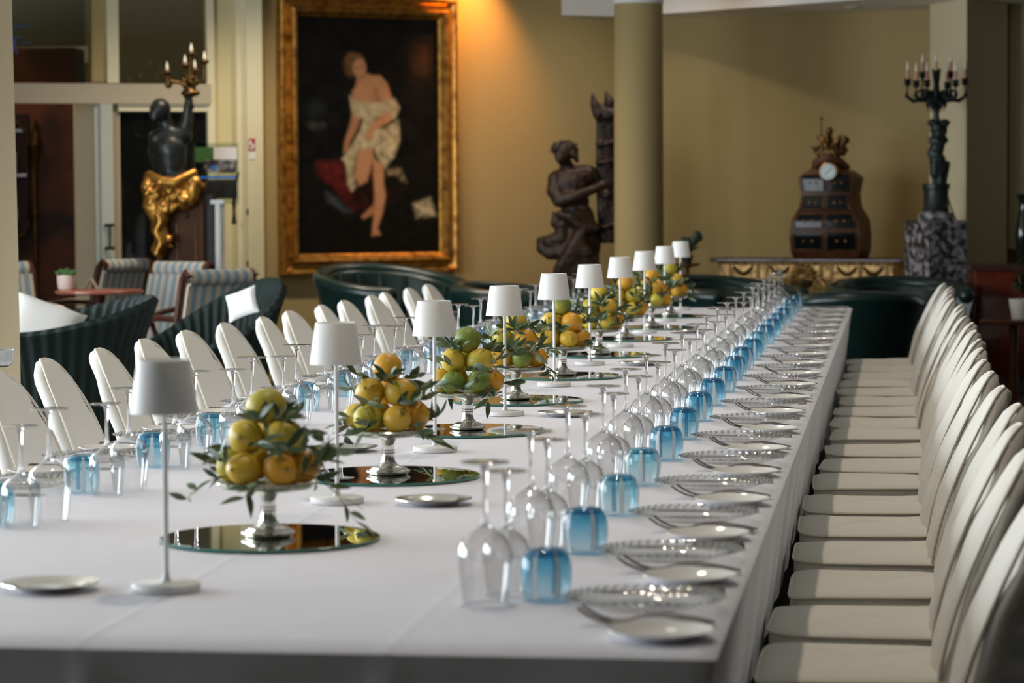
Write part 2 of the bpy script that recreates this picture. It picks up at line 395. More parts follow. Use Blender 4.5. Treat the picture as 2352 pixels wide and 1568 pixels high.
mb = MB(); sx = bc.sz(82, 400)[0]
mb.tube([bc.pt(sx, zB-.05, .03), bc.pt(sx+.01, zB-.25, .06), bc.pt(sx-.005, zB-.45, .03), bc.pt(sx, .4, .02)], [.02, .035, .02, .012], 8); addp(t, mb, 'gilt_mount', 'gilt_dark')
for i, (px, py0, py1) in enumerate(((33, 350, 400), (36, 476, 510))):
    mb = MB(); bc.pxbox(mb, px-10, py0, px+4, py1, .03, .05); tag(addp(thing('book', 'pale book standing behind the bookcase glass, %s shelf' % ('upper', 'lower')[i], 'book', tuple(bc.pt(sB-.1, bc.sz(px, py1)[1]))), mb, 'cover', 'pot_white', 0), '', '')
for o in [o for o in bpy.data.objects if o.name.startswith('cover')]:
    del o['label']; del o['category']
l = bpy.data.lights.new('back_room_fill', 'POINT'); l.energy = 80; l.color = (1, .86, .68); l.shadow_soft_size = .15  # added fill light, brightens the bookcase and bulkhead; no known lamp
o = bpy.data.objects.new('back_room_fill', l); p = H(60, 22.0); o.location = (p.x-.6, p.y, 3.2); sc.collection.objects.link(o)
DL = [((-.95, 5.2), 62, 'over the table, fifth from the sofa end'), ((-.95, 8.0), 64, 'over the table, fourth from the sofa end'), ((-.95, 10.8), 62, 'over the table, third from the sofa end'), ((-.95, 13.6), 52, 'over the table, second from the sofa end'), ((-.95, 16.2), 40, 'over the table, first from the sofa end')]
for px_, off_, pw_, where_ in ((690, 1.5, 125, 'in front of the painting'), (1230, 1.4, 100, 'in front of the carved statue')):
    p = FAR.pt(FAR.sz(px_, 447)[0], 0, off_); DL.append(((p.x, p.y), pw_, where_))
p = PART.pt(PART.sz(430, 447)[0], 0, 1.6); DL.append(((p.x, p.y), 140, 'added to brighten the glazed partition'))  # extra downlight, added only to lift the partition and its trims
for (x_, y_), pw_, where_ in DL:
    t = thing('ceiling_downlight', 'round recessed warm ceiling downlight '+where_, 'downlight', (x_, y_, ZC-.02), group='warm ceiling downlights')
    MB().lathe([(.045, 0), (.07, -.004), (.075, .018)], 20, cap=False).build('ring', M['white_paint'], t)
    l = bpy.data.lights.new('downlight_bulb', 'SPOT'); l.energy = pw_; l.color = (1, .84, .66); l.shadow_soft_size = .06; l.spot_size = math.radians(125); l.spot_blend = .7
    o = bpy.data.objects.new('downlight_bulb', l); o.location = (x_, y_, ZC-.03); sc.collection.objects.link(o)
# signs and stickers
s = MB(); PART.pxbox(s, 14, 196, 32, 225, .06, .075); so = s.build('exit_sign', M['sign_white'], ang=0); tag(so, 'small green and white exit sign on the transom by the column', 'sign')
s = MB(); PART.pxbox(s, 16, 199, 30, 222, .075, .078); s.build('green_field', M['sign_green'], so, 0)
s = MB(); a0, z0 = PART.sz(24, 210, .08); s.add([PART.pt(a0-.012, z0+.018, .081), PART.pt(a0-.012, z0-.018, .081), PART.pt(a0+.016, z0, .081)], [(0, 1, 2)]); s.build('arrow', M['sign_white'], so, 0)
t7 = .102
s = MB(); PART.pxbox(s, 571, 318, 586, 346, .1, .105); so = s.build('fire_sign', M['sign_red'], ang=0); tag(so, 'small red fire equipment sign on the door trim beside the painting', 'sign')
for bx in ((573, 322, 578, 334), (573, 338, 584, 342), (580, 330, 584, 342)):
    s = MB(); PART.pxbox(s, *bx, .105, .107); s.build('symbol', M['sign_white'], so, 0)
s = MB(); PART.pxbox(s, 572, 349, 587, 366, .1, .104); so = s.build('notice_label', M['sign_white'], ang=0); tag(so, 'small white label under the red fire sign', 'label')
for py in (487, 606):
    s = MB(); PART.pxbox(s, 566.5, py-7, 571, py+7, .1, .106); tag(s.build('latch_plate', M['black'], ang=0), 'small dark latch plate on the door trim, %s of two' % ('upper' if py < 500 else 'lower'), 'latch')
so = thing('window_sticker', 'blue figure shaped sticker on the upper glass pane', 'sticker', tuple(PART.pt(PART.sz(34, 105)[0], PART.sz(34, 124)[1])))
mb = MB()
for (xa, ya, xb, yb, ww) in ((20, 82, 48, 86, .012), (34, 88, 34, 106, .02), (33, 104, 29, 123, .012), (35, 104, 40, 123, .012), (22, 62, 66, 60, .014), (46, 98, 70, 98, .008)):
    A, B = PART.sz(xa, ya), PART.sz(xb, yb); mb.tube([PART.pt(*A, -.002), PART.pt(*B, -.002)], ww, 6, sq=.3)
addp(so, mb, 'figure', 'sticker_blue')

# ------------------------------------------------------------------ the painting
PZ0, PZ1 = FAR.sz(850, 628, .1)[1], FAR.sz(850, -7, .1)[1]
PS0, PS1 = FAR.sz(649, 300, .1)[0], FAR.sz(1056, 300, .1)[0]
pt_ = thing('framed_painting', 'large dark oil painting of a standing draped figure in a gilt frame', 'painting', tuple(FAR.pt((PS0+PS1)/2, PZ0)))
prof = [(0, 0), (0, .075), (.012, .09), (.03, .085), (.042, .07), (.055, .062), (.075, .06), (.082, .085), (.10, .105), (.122, .098), (.132, .08), (.14, .06), (.152, .05), (.158, .03)]
CO = [(PS0, PZ0), (PS1, PZ0), (PS1, PZ1), (PS0, PZ1)]
sg = [(1, 1), (-1, 1), (-1, -1), (1, -1)]
for k in range(4):       # four mitred rails
    A, B = CO[k], CO[(k+1) % 4]; sa, sb = sg[k], sg[(k+1) % 4]; mb = MB()
    mb.rings([[FAR.pt(A[0]+sa[0]*i, A[1]+sa[1]*i, .005+h_) for i, h_ in prof], [FAR.pt(B[0]+sb[0]*i, B[1]+sb[1]*i, .005+h_) for i, h_ in prof]], closed=False, cap=False)
    addp(pt_, mb, 'frame_rail', 'gilt', 35)
def soft_poly(P, X, Y, soft):
    P = np.array(P, float); d = np.full(X.shape, 1e9); inside = np.zeros(X.shape, bool); n = len(P)
    for i in range(n):
        a, b = P[i], P[(i+1) % n]; e_ = b-a; L = max((e_**2).sum(), 1e-9)
        t_ = np.clip(((X-a[0])*e_[0]+(Y-a[1])*e_[1])/L, 0, 1); d = np.minimum(d, np.hypot(X-a[0]-t_*e_[0], Y-a[1]-t_*e_[1]))
        cnd = ((a[1] > Y) != (b[1] > Y)); xi = (b[0]-a[0])*(Y-a[1])/((b[1]-a[1]) if b[1] != a[1] else 1e-9)+a[0]; inside ^= cnd & (X < xi)
    return np.clip(.5+np.where(inside, d, -d)/soft, 0, 1)
GU, GV = 130, 220
uu, vv = np.meshgrid(np.linspace(150, 895, GU+1), np.linspace(95, 1375, GV+1))
img = np.zeros(uu.shape+(3,)); img[:] = (.0035, .0032, .0028)
rs = np.random.RandomState(3)
def fbm(X, Y, sc_):
    o_ = 0
    for k in range(4):
        a_ = rs.rand(6)*6.28; o_ = o_+(np.sin(X/sc_*(1.7**k)+a_[0]+1.3*np.sin(Y/sc_*(1.5**k)+a_[1]))*np.cos(Y/sc_*(1.6**k)+a_[2]+1.1*np.sin(X/sc_*1.2+a_[3])))/(1.6**k)
    return o_
fold = fbm(uu, vv, 24.); fold2 = fbm(uu, vv, 60.)
def paint(P, col, soft=10, folds=.15, alpha=1.):
    global img
    a_ = (soft_poly(P, uu, vv, soft*1.6)*alpha)[..., None]; c_ = np.array(col)*np.clip(1+folds*fold, .15, 2)[..., None]; img = img*(1-a_)+c_*a_
def ell(cx, cy, rx, ry, n=20): return [(cx+rx*math.cos(2*PI*k/n), cy+ry*math.sin(2*PI*k/n)) for k in range(n)]
img *= np.clip(1+.5*fold2, .4, 2)[..., None]
paint([(150, 880), (895, 900), (895, 1375), (150, 1375)], (.0045, .004, .003), 60, .3)
paint(ell(815, 320, 34, 62), (.055, .024, .010), 60, .3, .8); paint([(770, 250), (800, 260), (800, 440), (765, 420)], (.03, .013, .006), 50, .3, .8)
paint(ell(250, 680, 40, 18), (.045, .04, .03), 30, .4, .7); paint(ell(250, 590, 40, 40), (.012, .016, .014), 40, .3, .7)
RED, SK, SK2, CL = (.075, .008, .006), (.42, .20, .095), (.34, .15, .07), (.40, .32, .18)
paint([(245, 880), (385, 868), (430, 960), (450, 1050), (540, 1110), (430, 1150), (350, 1030), (255, 950)], RED, 25, .3)
paint([(420, 1010), (560, 1010), (700, 1040), (560, 1120), (420, 1130)], (.014, .004, .003), 50, .4)
paint([(300, 1040), (340, 1075), (430, 1148), (395, 1152), (300, 1085)], (.05, .06, .07), 22, .3, .8)
paint([(760, 1110), (850, 1075), (882, 1172), (778, 1186)], (.30, .25, .15), 18, .5)
paint([(620, 920), (690, 910), (725, 990), (700, 980), (660, 945), (625, 950)], (.16, .12, .06), 16, .4)
paint(ell(430, 350, 36, 66), (.10, .05, .018), 18, .2); paint(ell(455, 325, 46, 38), (.15, .075, .024), 14, .2)
paint([(465, 395), (525, 395), (545, 440), (455, 470)], SK2, 12, .05)
paint(ell(476, 368, 35, 52), SK, 12, .05); paint(ell(462, 366, 6, 4), (.08, .04, .02), 8, 0, .8); paint(ell(490, 362, 5, 4), (.08, .04, .02), 8, 0, .8); paint(ell(487, 409, 10, 4), (.25, .06, .04), 6, 0, .8)
paint([(440, 490), (475, 445), (530, 405), (585, 408), (618, 460), (605, 560), (590, 625), (448, 630), (432, 560)], SK, 14, .06)
paint([(560, 480), (590, 500), (600, 590), (560, 570)], (.16, .065, .03), 30, .05, .7)
paint([(583, 408), (622, 446), (648, 530), (652, 600), (604, 600), (580, 490)], SK, 12, .05)
paint([(440, 605), (484, 620), (466, 690), (424, 770), (412, 822), (388, 830), (394, 770), (420, 690)], SK2, 12, .05)
paint([(470, 800), (542, 775), (548, 860), (512, 982), (470, 1006), (445, 960), (455, 850)], SK, 14, .05)
paint([(545, 860), (602, 890), (600, 1000), (611, 1060), (592, 1160), (566, 1240), (582, 1275), (535, 1281), (545, 1180), (552, 1050), (545, 950)], SK, 12, .05)
paint([(548, 1105), (548, 1160), (492, 1190), (480, 1176)], SK2, 10, .05)
paint([(424, 520), (445, 545), (540, 560), (600, 545), (660, 530), (688, 580), (662, 645), (590, 632), (500, 640), (440, 628)], CL, 14, .16)
paint([(500, 625), (565, 640), (505, 740), (450, 850), (402, 892), (380, 862), (430, 790), (480, 700)], CL, 12, .16)
paint([(400, 870), (452, 850), (440, 930), (452, 1010), (430, 1040), (410, 1000)], (.36, .29, .16), 12, .2)
paint([(535, 700), (610, 690), (682, 650), (688, 760), (655, 850), (606, 912), (570, 850), (532, 775)], CL, 14, .28)
paint([(485, 720), (570, 700), (575, 800), (480, 815)], CL, 12, .16)
paint([(652, 600), (640, 655), (562, 700), (532, 765), (500, 748), (540, 668), (610, 610)], SK, 10, .05)
mb = MB(); cs0, cs1, cz0, cz1 = PS0+.155, PS1-.155, PZ0+.155, PZ1-.155
mb.grid(lambda u, v: FAR.pt(cs0+(cs1-cs0)*u, cz1+(cz0-cz1)*v, .03), GU, GV)
cv = addp(pt_, mb, 'canvas', 'black', 0)
at = cv.data.color_attributes.new('paint', 'FLOAT_COLOR', 'POINT')
at.data.foreach_set('color', np.concatenate([img.reshape(-1, 3), np.ones((img.size//3, 1))], 1).astype(np.float32).ravel())
mp = bpy.data.materials.new('oil_paint'); mp.use_nodes = True; b = mp.node_tree.nodes['Principled BSDF']; an = mp.node_tree.nodes.new('ShaderNodeAttribute'); an.attribute_name = 'paint'
mp.node_tree.links.new(an.outputs['Color'], b.inputs['Base Color']); b.inputs['Roughness'].default_value = .45; b.inputs['Specular IOR Level'].default_value = .2; cv.data.materials[0] = mp
# warm picture light from the ceiling in front of the painting's upper corner
g = FAR.pt(FAR.sz(1075, 150)[0], FAR.sz(1075, 110)[1], 0)
spot('picture_light', tuple(g+FAR.n*.40+Vector((0, 0, .85))), tuple(g+Vector((0, 0, -.15))), 130, (1, .42, .10), 74, 1.0, .05)
p = g+FAR.n*.42+Vector((0, 0, .97)); mb = MB(); mb.lathe([(.05, 0), (.06, .10), (.02, .12), (.012, .14), (.012, ZC-p.z)], 16, tuple(p)); tag(mb.build('spot_fitting', M['metal_white']), 'small ceiling spot fitting in front of the painting', 'spotlight')

# ------------------------------------------------------------------ the long table
TXR, TXL, TY0, TY1, TZ = -.25, -2.07, 3.88, 15.86, .75
TXM = (TXR+TXL)/2
bt = thing('banquet_table', 'long banquet table hidden under the white cloth', 'table', (TXM, (TY0+TY1)/2, 0))
hw, hl = (TXR-TXL)/2-.05, (TY1-TY0)/2-.03
MB().box(-hw+.02, hw-.02, -hl+.02, hl-.02, TZ-.05, TZ-.006).build('table_top', M['walnut'], bt, 0)
for i in range(6):
    for s_ in (-1, 1):
        y = -hl+.4+i*(2*hl-.8)/5; MB().box(s_*.6-.03, s_*.6+.03, y-.03, y+.03, 0, TZ-.05).build('leg', M['walnut'], bt, 0)
mb = MB(); nu, nv = 60, 240
def top(u, v):
    x = TXL+(TXR-TXL)*u; y = TY0+(TY1-TY0)*v
    z = TZ + .0007*math.exp(-((x+1.175)/.006)**2) + .0005*math.exp(-((x+.72)/.008)**2)
    for yy in (6.9, 9.9, 12.9): z += .0010*math.exp(-((y-yy)/.007)**2)
    e_ = min(x-TXL, TXR-x, y-TY0, TY1-y); z -= .008*max(0, 1-e_/.02)**2
    return (x, y, z)
xs = sorted(set([i/nu for i in range(nu+1)]+[(c+d_-TXL)/(TXR-TXL) for c in (-1.175, -.72) for d_ in (-.012, -.006, 0, .006, .012)]+[.004, .996]))
ys = sorted(set([i/120 for i in range(121)]+[(c+d_-TY0)/(TY1-TY0) for c in (6.9, 9.9, 12.9) for d_ in (-.012, -.006, 0, .006, .012)]+[.0007, .9993]))
V = [top(u, v) for v in ys for u in xs]; m_ = len(xs)
mb.add(V, [(j*m_+i, j*m_+i+1, (j+1)*m_+i+1, (j+1)*m_+i) for j in range(len(ys)-1) for i in range(m_-1)])
# the four drops hang in soft folds and tuck in slightly below the edge
per = []
def edge(a, b, n):
    for i in range(n): per.append((a[0]+(b[0]-a[0])*i/n, a[1]+(b[1]-a[1])*i/n))
edge((TXL, TY0), (TXR, TY0), 90); edge((TXR, TY0), (TXR, TY1), 330); edge((TXR, TY1), (TXL, TY1), 40); edge((TXL, TY1), (TXL, TY0), 200)
NP = len(per); rf = random.Random(3); ph = [rf.random()*6.28 for _ in range(6)]
def drop(k, t_):
    x, y = per[k]; nx = (1 if abs(x-TXR) < 1e-6 else -1 if abs(x-TXL) < 1e-6 else 0); ny = (-1 if abs(y-TY0) < 1e-6 else 1 if abs(y-TY1) < 1e-6 else 0)
    s_ = x+y; wv = .5*math.sin(s_*11+ph[0])+.35*math.sin(s_*23+ph[1])+.3*math.sin(s_*5.1+ph[2])
    for cx in (-1.70, -1.16, -.72):          # pressed fold lines on the near drop
        if ny == -1: wv += 2.2*math.exp(-((x-cx)/.012)**2)
    amp = (.010 if ny else .005)*min(1, t_*2.2)
    off = -.046*t_**.8*abs(nx) + (-.01*t_*abs(ny)) + amp*wv
    z = TZ-.008-.36*t_ if t_ > 0 else TZ-.008
    return (x+nx*off, y+ny*off, z)
R = [[drop(k, t_) for k in range(NP)] for t_ in (0, .03, .08, .15, .25, .4, .6, .8, 1.)]
mb.rings(R, cap=False)
tc_ = mb.build('tablecloth', M['cloth'], ang=75); tag(tc_, 'long white tablecloth with pressed fold lines covering the banquet table', 'tablecloth')

# ------------------------------------------------------------------ slipcovered chairs
def make_chair(seed):
    rr = random.Random(seed); p_ = [rr.random()*6.28 for _ in range(8)]
    t = thing('dining_chair', 'x', 'chair')
    def outline(n, inset, zz, fold=0.):
        out = []
        for i in range(n):
            a = 2*PI*i/n; ca, sa = math.cos(a), math.sin(a); e_ = .26
            x = .015+.205*math.copysign(abs(ca)**e_, ca); y = .218*math.copysign(abs(sa)**e_, sa)*(1+.03*(-ca))
            k = 1-inset/.2
            f = fold*(math.sin(9*a+p_[0])+.6*math.sin(17*a+p_[1])+.5*math.sin(4*a+p_[2]))
            out.append((.015+(x-.015)*(k+f), y*(k+f), zz+.004*math.sin(2*a+p_[3])*(zz > .3)))
        return out
    n = 56
    MB().rings([outline(n, -.016, .012, .018), outline(n, -.008, .12, .014), outline(n, -.002, .26, .010), outline(n, 0, .37, .006), outline(n, .001, .42, .003), outline(n, .002, .462)], cap=False).build('skirt', M['cover'], t, 75)
    MB().rings([outline(n, .002, .462), outline(n, .007, .467), outline(n, .02, .471), outline(n, .06, .476), outline(n, .13, .479), outline(n, .185, .480)]).build('seat_cover', M['cover'], t, 75)
    MB().tube(outline(n, .0, .4635), .0036, 6, closed=True).build('seat_piping', M['seam'], t)
    def cx(s_): return .185+.17*s_**1.7
    def cz(s_): return .42+.475*s_
    def hwid(s_):
        k = max(0, (s_-.30)/.70); return .205*math.sqrt(max(0, 1-k**2.5))+.012*(1-s_)
    R = []; S_ = [0, .08, .16, .24, .32, .4, .48, .56, .64, .71, .78, .84, .89, .93, .96, .98, .993]
    m2 = 28; front = []; back = []
    for s_ in S_:
        hw_ = hwid(s_); th = .040*(1-.35*s_) if s_ < .9 else .040*.68*math.sqrt(max(.02, 1-((s_-.9)/.1)**2))
        tx, tz = .17*1.7*max(s_, .02)**.7, .475; L = math.hypot(tx, tz); nx, nz = tz/L, -tx/L
        ring = []
        for i in range(m2):
            a = 2*PI*i/m2; ca, sa = math.cos(a), math.sin(a)
            yy = hw_*math.copysign(abs(sa)**.55, sa); dd = th*math.copysign(abs(ca)**.75, ca)
            dd += .004*math.sin(6*yy/.1+p_[4]+9*s_)*(abs(ca) > .3)+.003*math.sin(17*s_+p_[5])*sa
            ring.append((cx(s_)+nx*dd, yy, cz(s_)+nz*dd))
        R.append(ring)
        f_ = -th*.72; front.append((cx(s_)+nx*f_, hw_*.965, cz(s_)+nz*f_))
    MB().rings(R).build('back_cover', M['cover'], t, 80)
    MB().tube(front[1:]+[(x, -y, z) for x, y, z in front[1:]][::-1], .0042, 6).build('back_piping', M['seam'], t)
    # the cover falls from the back to the floor behind the seat
    def bk(zz, wd, x0, x1, f):
        return [(x0+f*math.sin(5*k_), wd*(-1+2*k_/10), zz) for k_ in range(11)]+[(x1+f*math.sin(4*k_+1), wd*(1-2*k_/10), zz) for k_ in range(11)]
    MB().rings([bk(.012, .225, .18, .275, .008), bk(.2, .222, .175, .265, .006), bk(.36, .218, .17, .24, .003), bk(.46, .214, .165, .225, .0)]).build('back_skirt', M['cover'], t, 70)
    return Proto(t)
chairs = [make_chair(s_) for s_ in (1, 2, 3)]
SP = .585; YR, YL = 4.30, 4.21
jr = random.Random(11)
for k in range(1, 20):
    y = YR+SP*k+jr.uniform(-.03, .03)+.02; x = -.086+jr.uniform(-.001, .032); ko = ORD[19-k]
    chairs[jr.randrange(3)].place((x, y, 0), jr.uniform(-.04, .04), 'cream slipcovered dining chair, %s from the sofa end, candelabrum side' % ko, 'chairs on the candelabrum side')
for k in range(3, 20):
    y = YL+SP*k+jr.uniform(-.04, .04); x = -2.255+jr.uniform(-.02, .008)
    chairs[jr.randrange(3)].place((x, y, 0), PI+jr.uniform(-.06, .06), 'cream slipcovered dining chair, %s from the sofa end, wicker armchair side' % ORD[19-k], 'chairs on the wicker side')

# ------------------------------------------------------------------ place settings
def lathe_obj(name, prof, m_, par, n=24, cap=False, ang=50): return MB().lathe(prof, n, cap=cap).build(name, M[m_], par, ang)
def wine_glass(h, rb, rf_, hb):
    """upside down: rim on the table, foot on top"""
    t = thing('wine_glass', 'x', 'wine glass')
    bowl = [(rb*.82, 0), (rb*.90, hb*.25), (rb*.97, hb*.46), (rb, hb*.62), (rb*.97, hb*.72), (rb*.86, hb*.81), (rb*.66, hb*.885), (rb*.42, hb*.95), (rb*.24, hb*1.0), (rb*.16, hb*1.03)]
    lathe_obj('bowl', bowl, 'glass', t, 32, ang=180)
    MB().lathe([(.0005, hb*.985), (rb*.23, hb*.998), (rb*.155, hb*1.035), (.0052, hb*1.09), (.0040, hb*1.18), (.0035, (h+hb)*.53), (.0042, h-.02), (.008, h-.006), (.012, h-.003), (.0005, h-.0028)], 16, cap=False).build('stem', M['stem_glass'], t, 180)
    lathe_obj('foot', [(.008, h-.0065), (.016, h-.0035), (rf_*.96, h-.0022), (rf_, h-.001), (rf_*.96, h), (.004, h+.0004)], 'glass_foot', t, 28)
    return Proto(t)
gt, gs = wine_glass(.225, .044, .040, .122), wine_glass(.200, .0395, .036, .106)
def tumbler(mn, nst, seed):
    t = thing('tumbler', 'x', 'tumbler'); rr = random.Random(seed)
    prof = [(.0345, 0), (.038, .012), (.0405, .03), (.041, .048), (.0395, .062), (.035, .074), (.027, .081), (.016, .0835), (.004, .083)]
    lathe_obj('body', prof, mn, t, 32, ang=180)
    MB().lathe([(.030, .0715), (.0255, .0775), (.012, .080), (.012, .0745), (.024, .070)], 24).build('base', M['tumbler_base'], t, 60)
    for k in range(nst):
        a0 = 2*PI*k/nst+rr.uniform(-.15, .15)+seed; wd = .13
        def f(u, v, a0=a0, wd=wd):
            z = .003+.076*v; i = max(j for j in range(len(prof)-1) if prof[j][1] <= z or j == 0); q_ = (z-prof[i][1])/(prof[i+1][1]-prof[i][1])
            r = prof[i][0]+(prof[i+1][0]-prof[i][0])*q_+.0006; a = a0+wd*(u*2-1)*(1-.35*v*v); return (r*math.cos(a), r*math.sin(a), z)
        MB().grid(f, 3, 10).build('stripe', M['milk_stripe'], t, 180)
    return Proto(t)
tums = [tumbler('tumbler', 6, 1), tumbler('tumbler', 5, 2), tumbler('tumbler_pale', 6, 3)]
t = thing('glass_plate', 'x', 'plate')
lathe_obj('well', [(.004, .004), (.06, .0035), (.082, .005), (.088, .009)], 'glass_plate', t, 40, ang=180)
def rimf(u, v):
    a = 2*PI*u; r = .088+.042*v; z = .009+.011*v+.0016*max(0, math.sin(44*a))*max(0, math.sin(v*3*PI))+(.0016*abs(math.sin(22*a)) if v > .95 else 0); return (r*math.cos(a), r*math.sin(a), z)
MB().grid(rimf, 176, 8).build('rim', M['glass_plate'], t, 180)
mbb = MB()
for row, (r, n) in enumerate(((.1215, 44), (.111, 40))):
    for k in range(n):
        a = 2*PI*(k+.5*row)/n; mbb.ball((r*math.cos(a), r*math.sin(a), .0105+.011*(r-.088)/.042+.001), (.0042, .0042, .002), 6, 4)
o = mbb.build('beading', M['glass_bead'], t, 180); o['kind'] = 'stuff'
gp = Proto(t)
t = thing('bread_plate', 'x', 'plate')
MB().lathe([(.0, .004), (.045, .004), (.052, .006), (.075, .013), (.078, .0145), (.0785, .0135), (.05, .002), (.046, 0), (.0, 0)], 40, cap=False).build('dish', M['china'], t, 60)
bp_ = Proto(t)
def ribbon(name, pts, m_, par, th=.0018):
    """pts: (x, z, y-offset, half width)"""
    R = [[(x, y-w_, z-th/2), (x, y+w_, z-th/2), (x, y+w_, z+th/2), (x, y-w_, z+th/2)] for x, z, y, w_ in pts]
    return MB().rings(R).build(name, M[m_], par, 50)
t = thing('fork', 'x', 'fork')
ribbon('handle', [(.10, .004, 0, .009), (.095, .005, 0, .0105), (.07, .010, 0, .008), (.03, .016, 0, .0045), (0, .015, 0, .0036), (-.02, .010, 0, .004), (-.032, .006, 0, .008), (-.042, .0045, 0, .0115), (-.055, .0045, 0, .012)], 'cutlery', t, .0026)
for k in range(4):
    y = -.0093+.0062*k; ribbon('tine', [(-.053, .0045, y, .0021), (-.07, .009, y, .0020), (-.085, .016, y*.97, .0018), (-.10, .0265, y*.93, .0012)], 'cutlery', t, .002)
fk = Proto(t)
t = thing('table_knife', 'x', 'knife')
MB().rings([[(x, -w_, .003-w_*.3), (x, w_, .003-w_*.3), (x, w_, .003+h_), (x, -w_, .003+h_)] for x, w_, h_ in ((.11, .006, .005), (.105, .0085, .010), (.08, .008, .010), (.03, .006, .007), (.012, .005, .005))]).build('handle', M['cutlery'], t, 50)
MB().rings([[(x, -w_, .002), (x, w_, .002), (x, w_, .0036), (x, -w_, .0036)] for x, w_ in ((.012, .006), (-.02, .009), (-.08, .009), (-.105, .005), (-.112, .001))]).build('blade', M['cutlery'], t, 50)
kn = Proto(t)
SIDE = ('candelabrum side', 'wicker armchair side')
vis = lambda p, m_=60: -m_ < proj(p)[0] < IW+m_ and -m_ < proj(p)[1] < IH+m_
jr = random.Random(5); TZ2 = TZ+.0006
for k in range(20):
    for sd in (0, 1):
        y0 = (YR, YL)[sd]+SP*k; sg_ = 1 if sd == 0 else -1
        if y0 > TY1-.25: continue
        where = '%s setting from the sofa end, %s' % (ORD[19-k], SIDE[sd])
        def put(pr, x, dy, label, group, rz=0., j=.006, dz=0.):
            if sd: x = 2*TXM-x
            p = (x+jr.uniform(-j, j), y0+sg_*dy+jr.uniform(-j, j), TZ2+dz)
            if not vis(p, 110): return
            pr.place(p, rz+(PI if sd else 0), label+', '+where, group+' on the '+SIDE[sd])
        put(gt, -.645, .03, 'tall clear wine glass standing upside down', 'tall wine glasses')
        put(gs, -.628, .142, 'smaller clear wine glass standing upside down', 'small wine glasses', j=.004)
        tv = (0, 2, 0, 1, 0, 0, 1, 2)[(k*3+sd+k//4) % 8] if k not in (2, 3) else 2
        put(tums[tv], -.557, .088, 'upturned %s blue tumbler with milky stripes' % ('pale' if tv == 2 else 'bright'), 'blue tumblers', jr.uniform(0, 6), .004)
        put(gp, -.395, .0, 'clear glass plate with beaded rim', 'glass plates', jr.uniform(0, 1))
        put(bp_, -.345, -.278, 'small white china bread plate', 'bread plates')
        put(fk, -.372, -.178, 'silver dinner fork next to bread plate', 'dinner forks', jr.uniform(-.03, .03), .003)
        put(fk, -.366, -.148, 'silver fork next to glass plate', 'starter forks', jr.uniform(-.03, .03), .003)
        put(kn, -.385, .168, 'silver table knife beside glass plate', 'table knives', jr.uniform(-.03, .03), .003)

# ------------------------------------------------------------------ lamps, fruit stands, dishes along the middle
t = thing('table_lamp', 'x', 'lamp')
MB().lathe([(.052, 0), (.056, .001), (.0565, .003), (.0565, .010), (.0555, .0125), (.053, .0135), (.012, .0138), (.0085, .0165), (.006, .022), (.0048, .03)], 48).build('base', M['lamp_white'], t, 50)
MB().lathe([(.0045, .02), (.0045, .32)], 14).build('stem', M['lamp_white'], t, 50)
MB().lathe([(.0535, .2925), (.0552, .2925), (.0428, .379), (.0420, .3798), (.0405, .379), (.0400, .3768), (.0, .3768)], 48, cap=False).build('shade', M['lamp_white'], t, 40)
MB().lathe([(.036, .300), (.036, .304), (.008, .306), (.008, .33)], 24).build('light_head', M['lamp_white'], t, 50)
lp = Proto(t)
LY = [4.418+1.2*k*1.0 for k in range(10)]
LY = [4.418, 5.728, 6.904, 8.056, 9.297, 10.471, 11.702, 12.881, 14.073, 15.50]
LX = [-1.185, -1.165, -1.152, -1.136, -1.143, -1.151, -1.157, -1.160, -1.165, -1.195]
for k in range(10):
    lp.place((LX[k], LY[k], TZ2), 0, 'slim white table lamp with tapered shade, %s from the sofa end' % ORD[9-k], 'lamps along the table')
SY = [5.097, 6.263, 7.484, 8.602, 9.765, 11.066, 12.30, 13.35, 14.60]
SX = [-1.169, -1.154, -1.158, -1.178, -1.171, -1.180, -1.195, -1.170, -1.183]
t = thing('round_mirror', 'x', 'mirror')
MB().lathe([(.204, 0), (.2065, .001), (.2065, .0055), (.205, .0062)], 96).build('glass_edge', M['mirror_edge'], t, 30)
MB().lathe([(.0, .0064), (.2045, .0064)], 96, cap=False).build('mirror_face', M['mirror'], t, 30)
mr_ = Proto(t)
t = thing('fruit_stand', 'x', 'stand')
MB().lathe([(.0, 0), (.041, 0), (.045, .002), (.049, .0055), (.0505, .007), (.0505, .009), (.047, .0105), (.043, .0115), (.0435, .0128), (.038, .0145), (.0385, .0158), (.032, .018), (.027, .0195), (.0225, .022), (.0195, .025), (.0175, .0275)], 48, cap=False).build('foot', M['silver'], t, 35)
MB().lathe([(.0178, .027), (.0152, .033), (.0145, .044), (.0140, .066), (.0165, .077), (.0215, .084), (.03, .088)], 28, cap=False).build('stem', M['silver'], t, 50)
for z in (.0495, .0555): MB().lathe([(.0142, z-.0013), (.0153, z-.001), (.0153, z+.001), (.0142, z+.0013)], 28, cap=False).build('band', M['silver_dark'], t)
MB().lathe([(.012, .0855), (.06, .0865), (.086, .0915), (.0945, .099), (.0955, .101), (.094, .103), (.0925, .1015), (.0905, .103), (.089, .1015), (.084, .0985), (.0, .0975)], 64, cap=False).build('plate', M['silver'], t, 35)
fs = Proto(t)
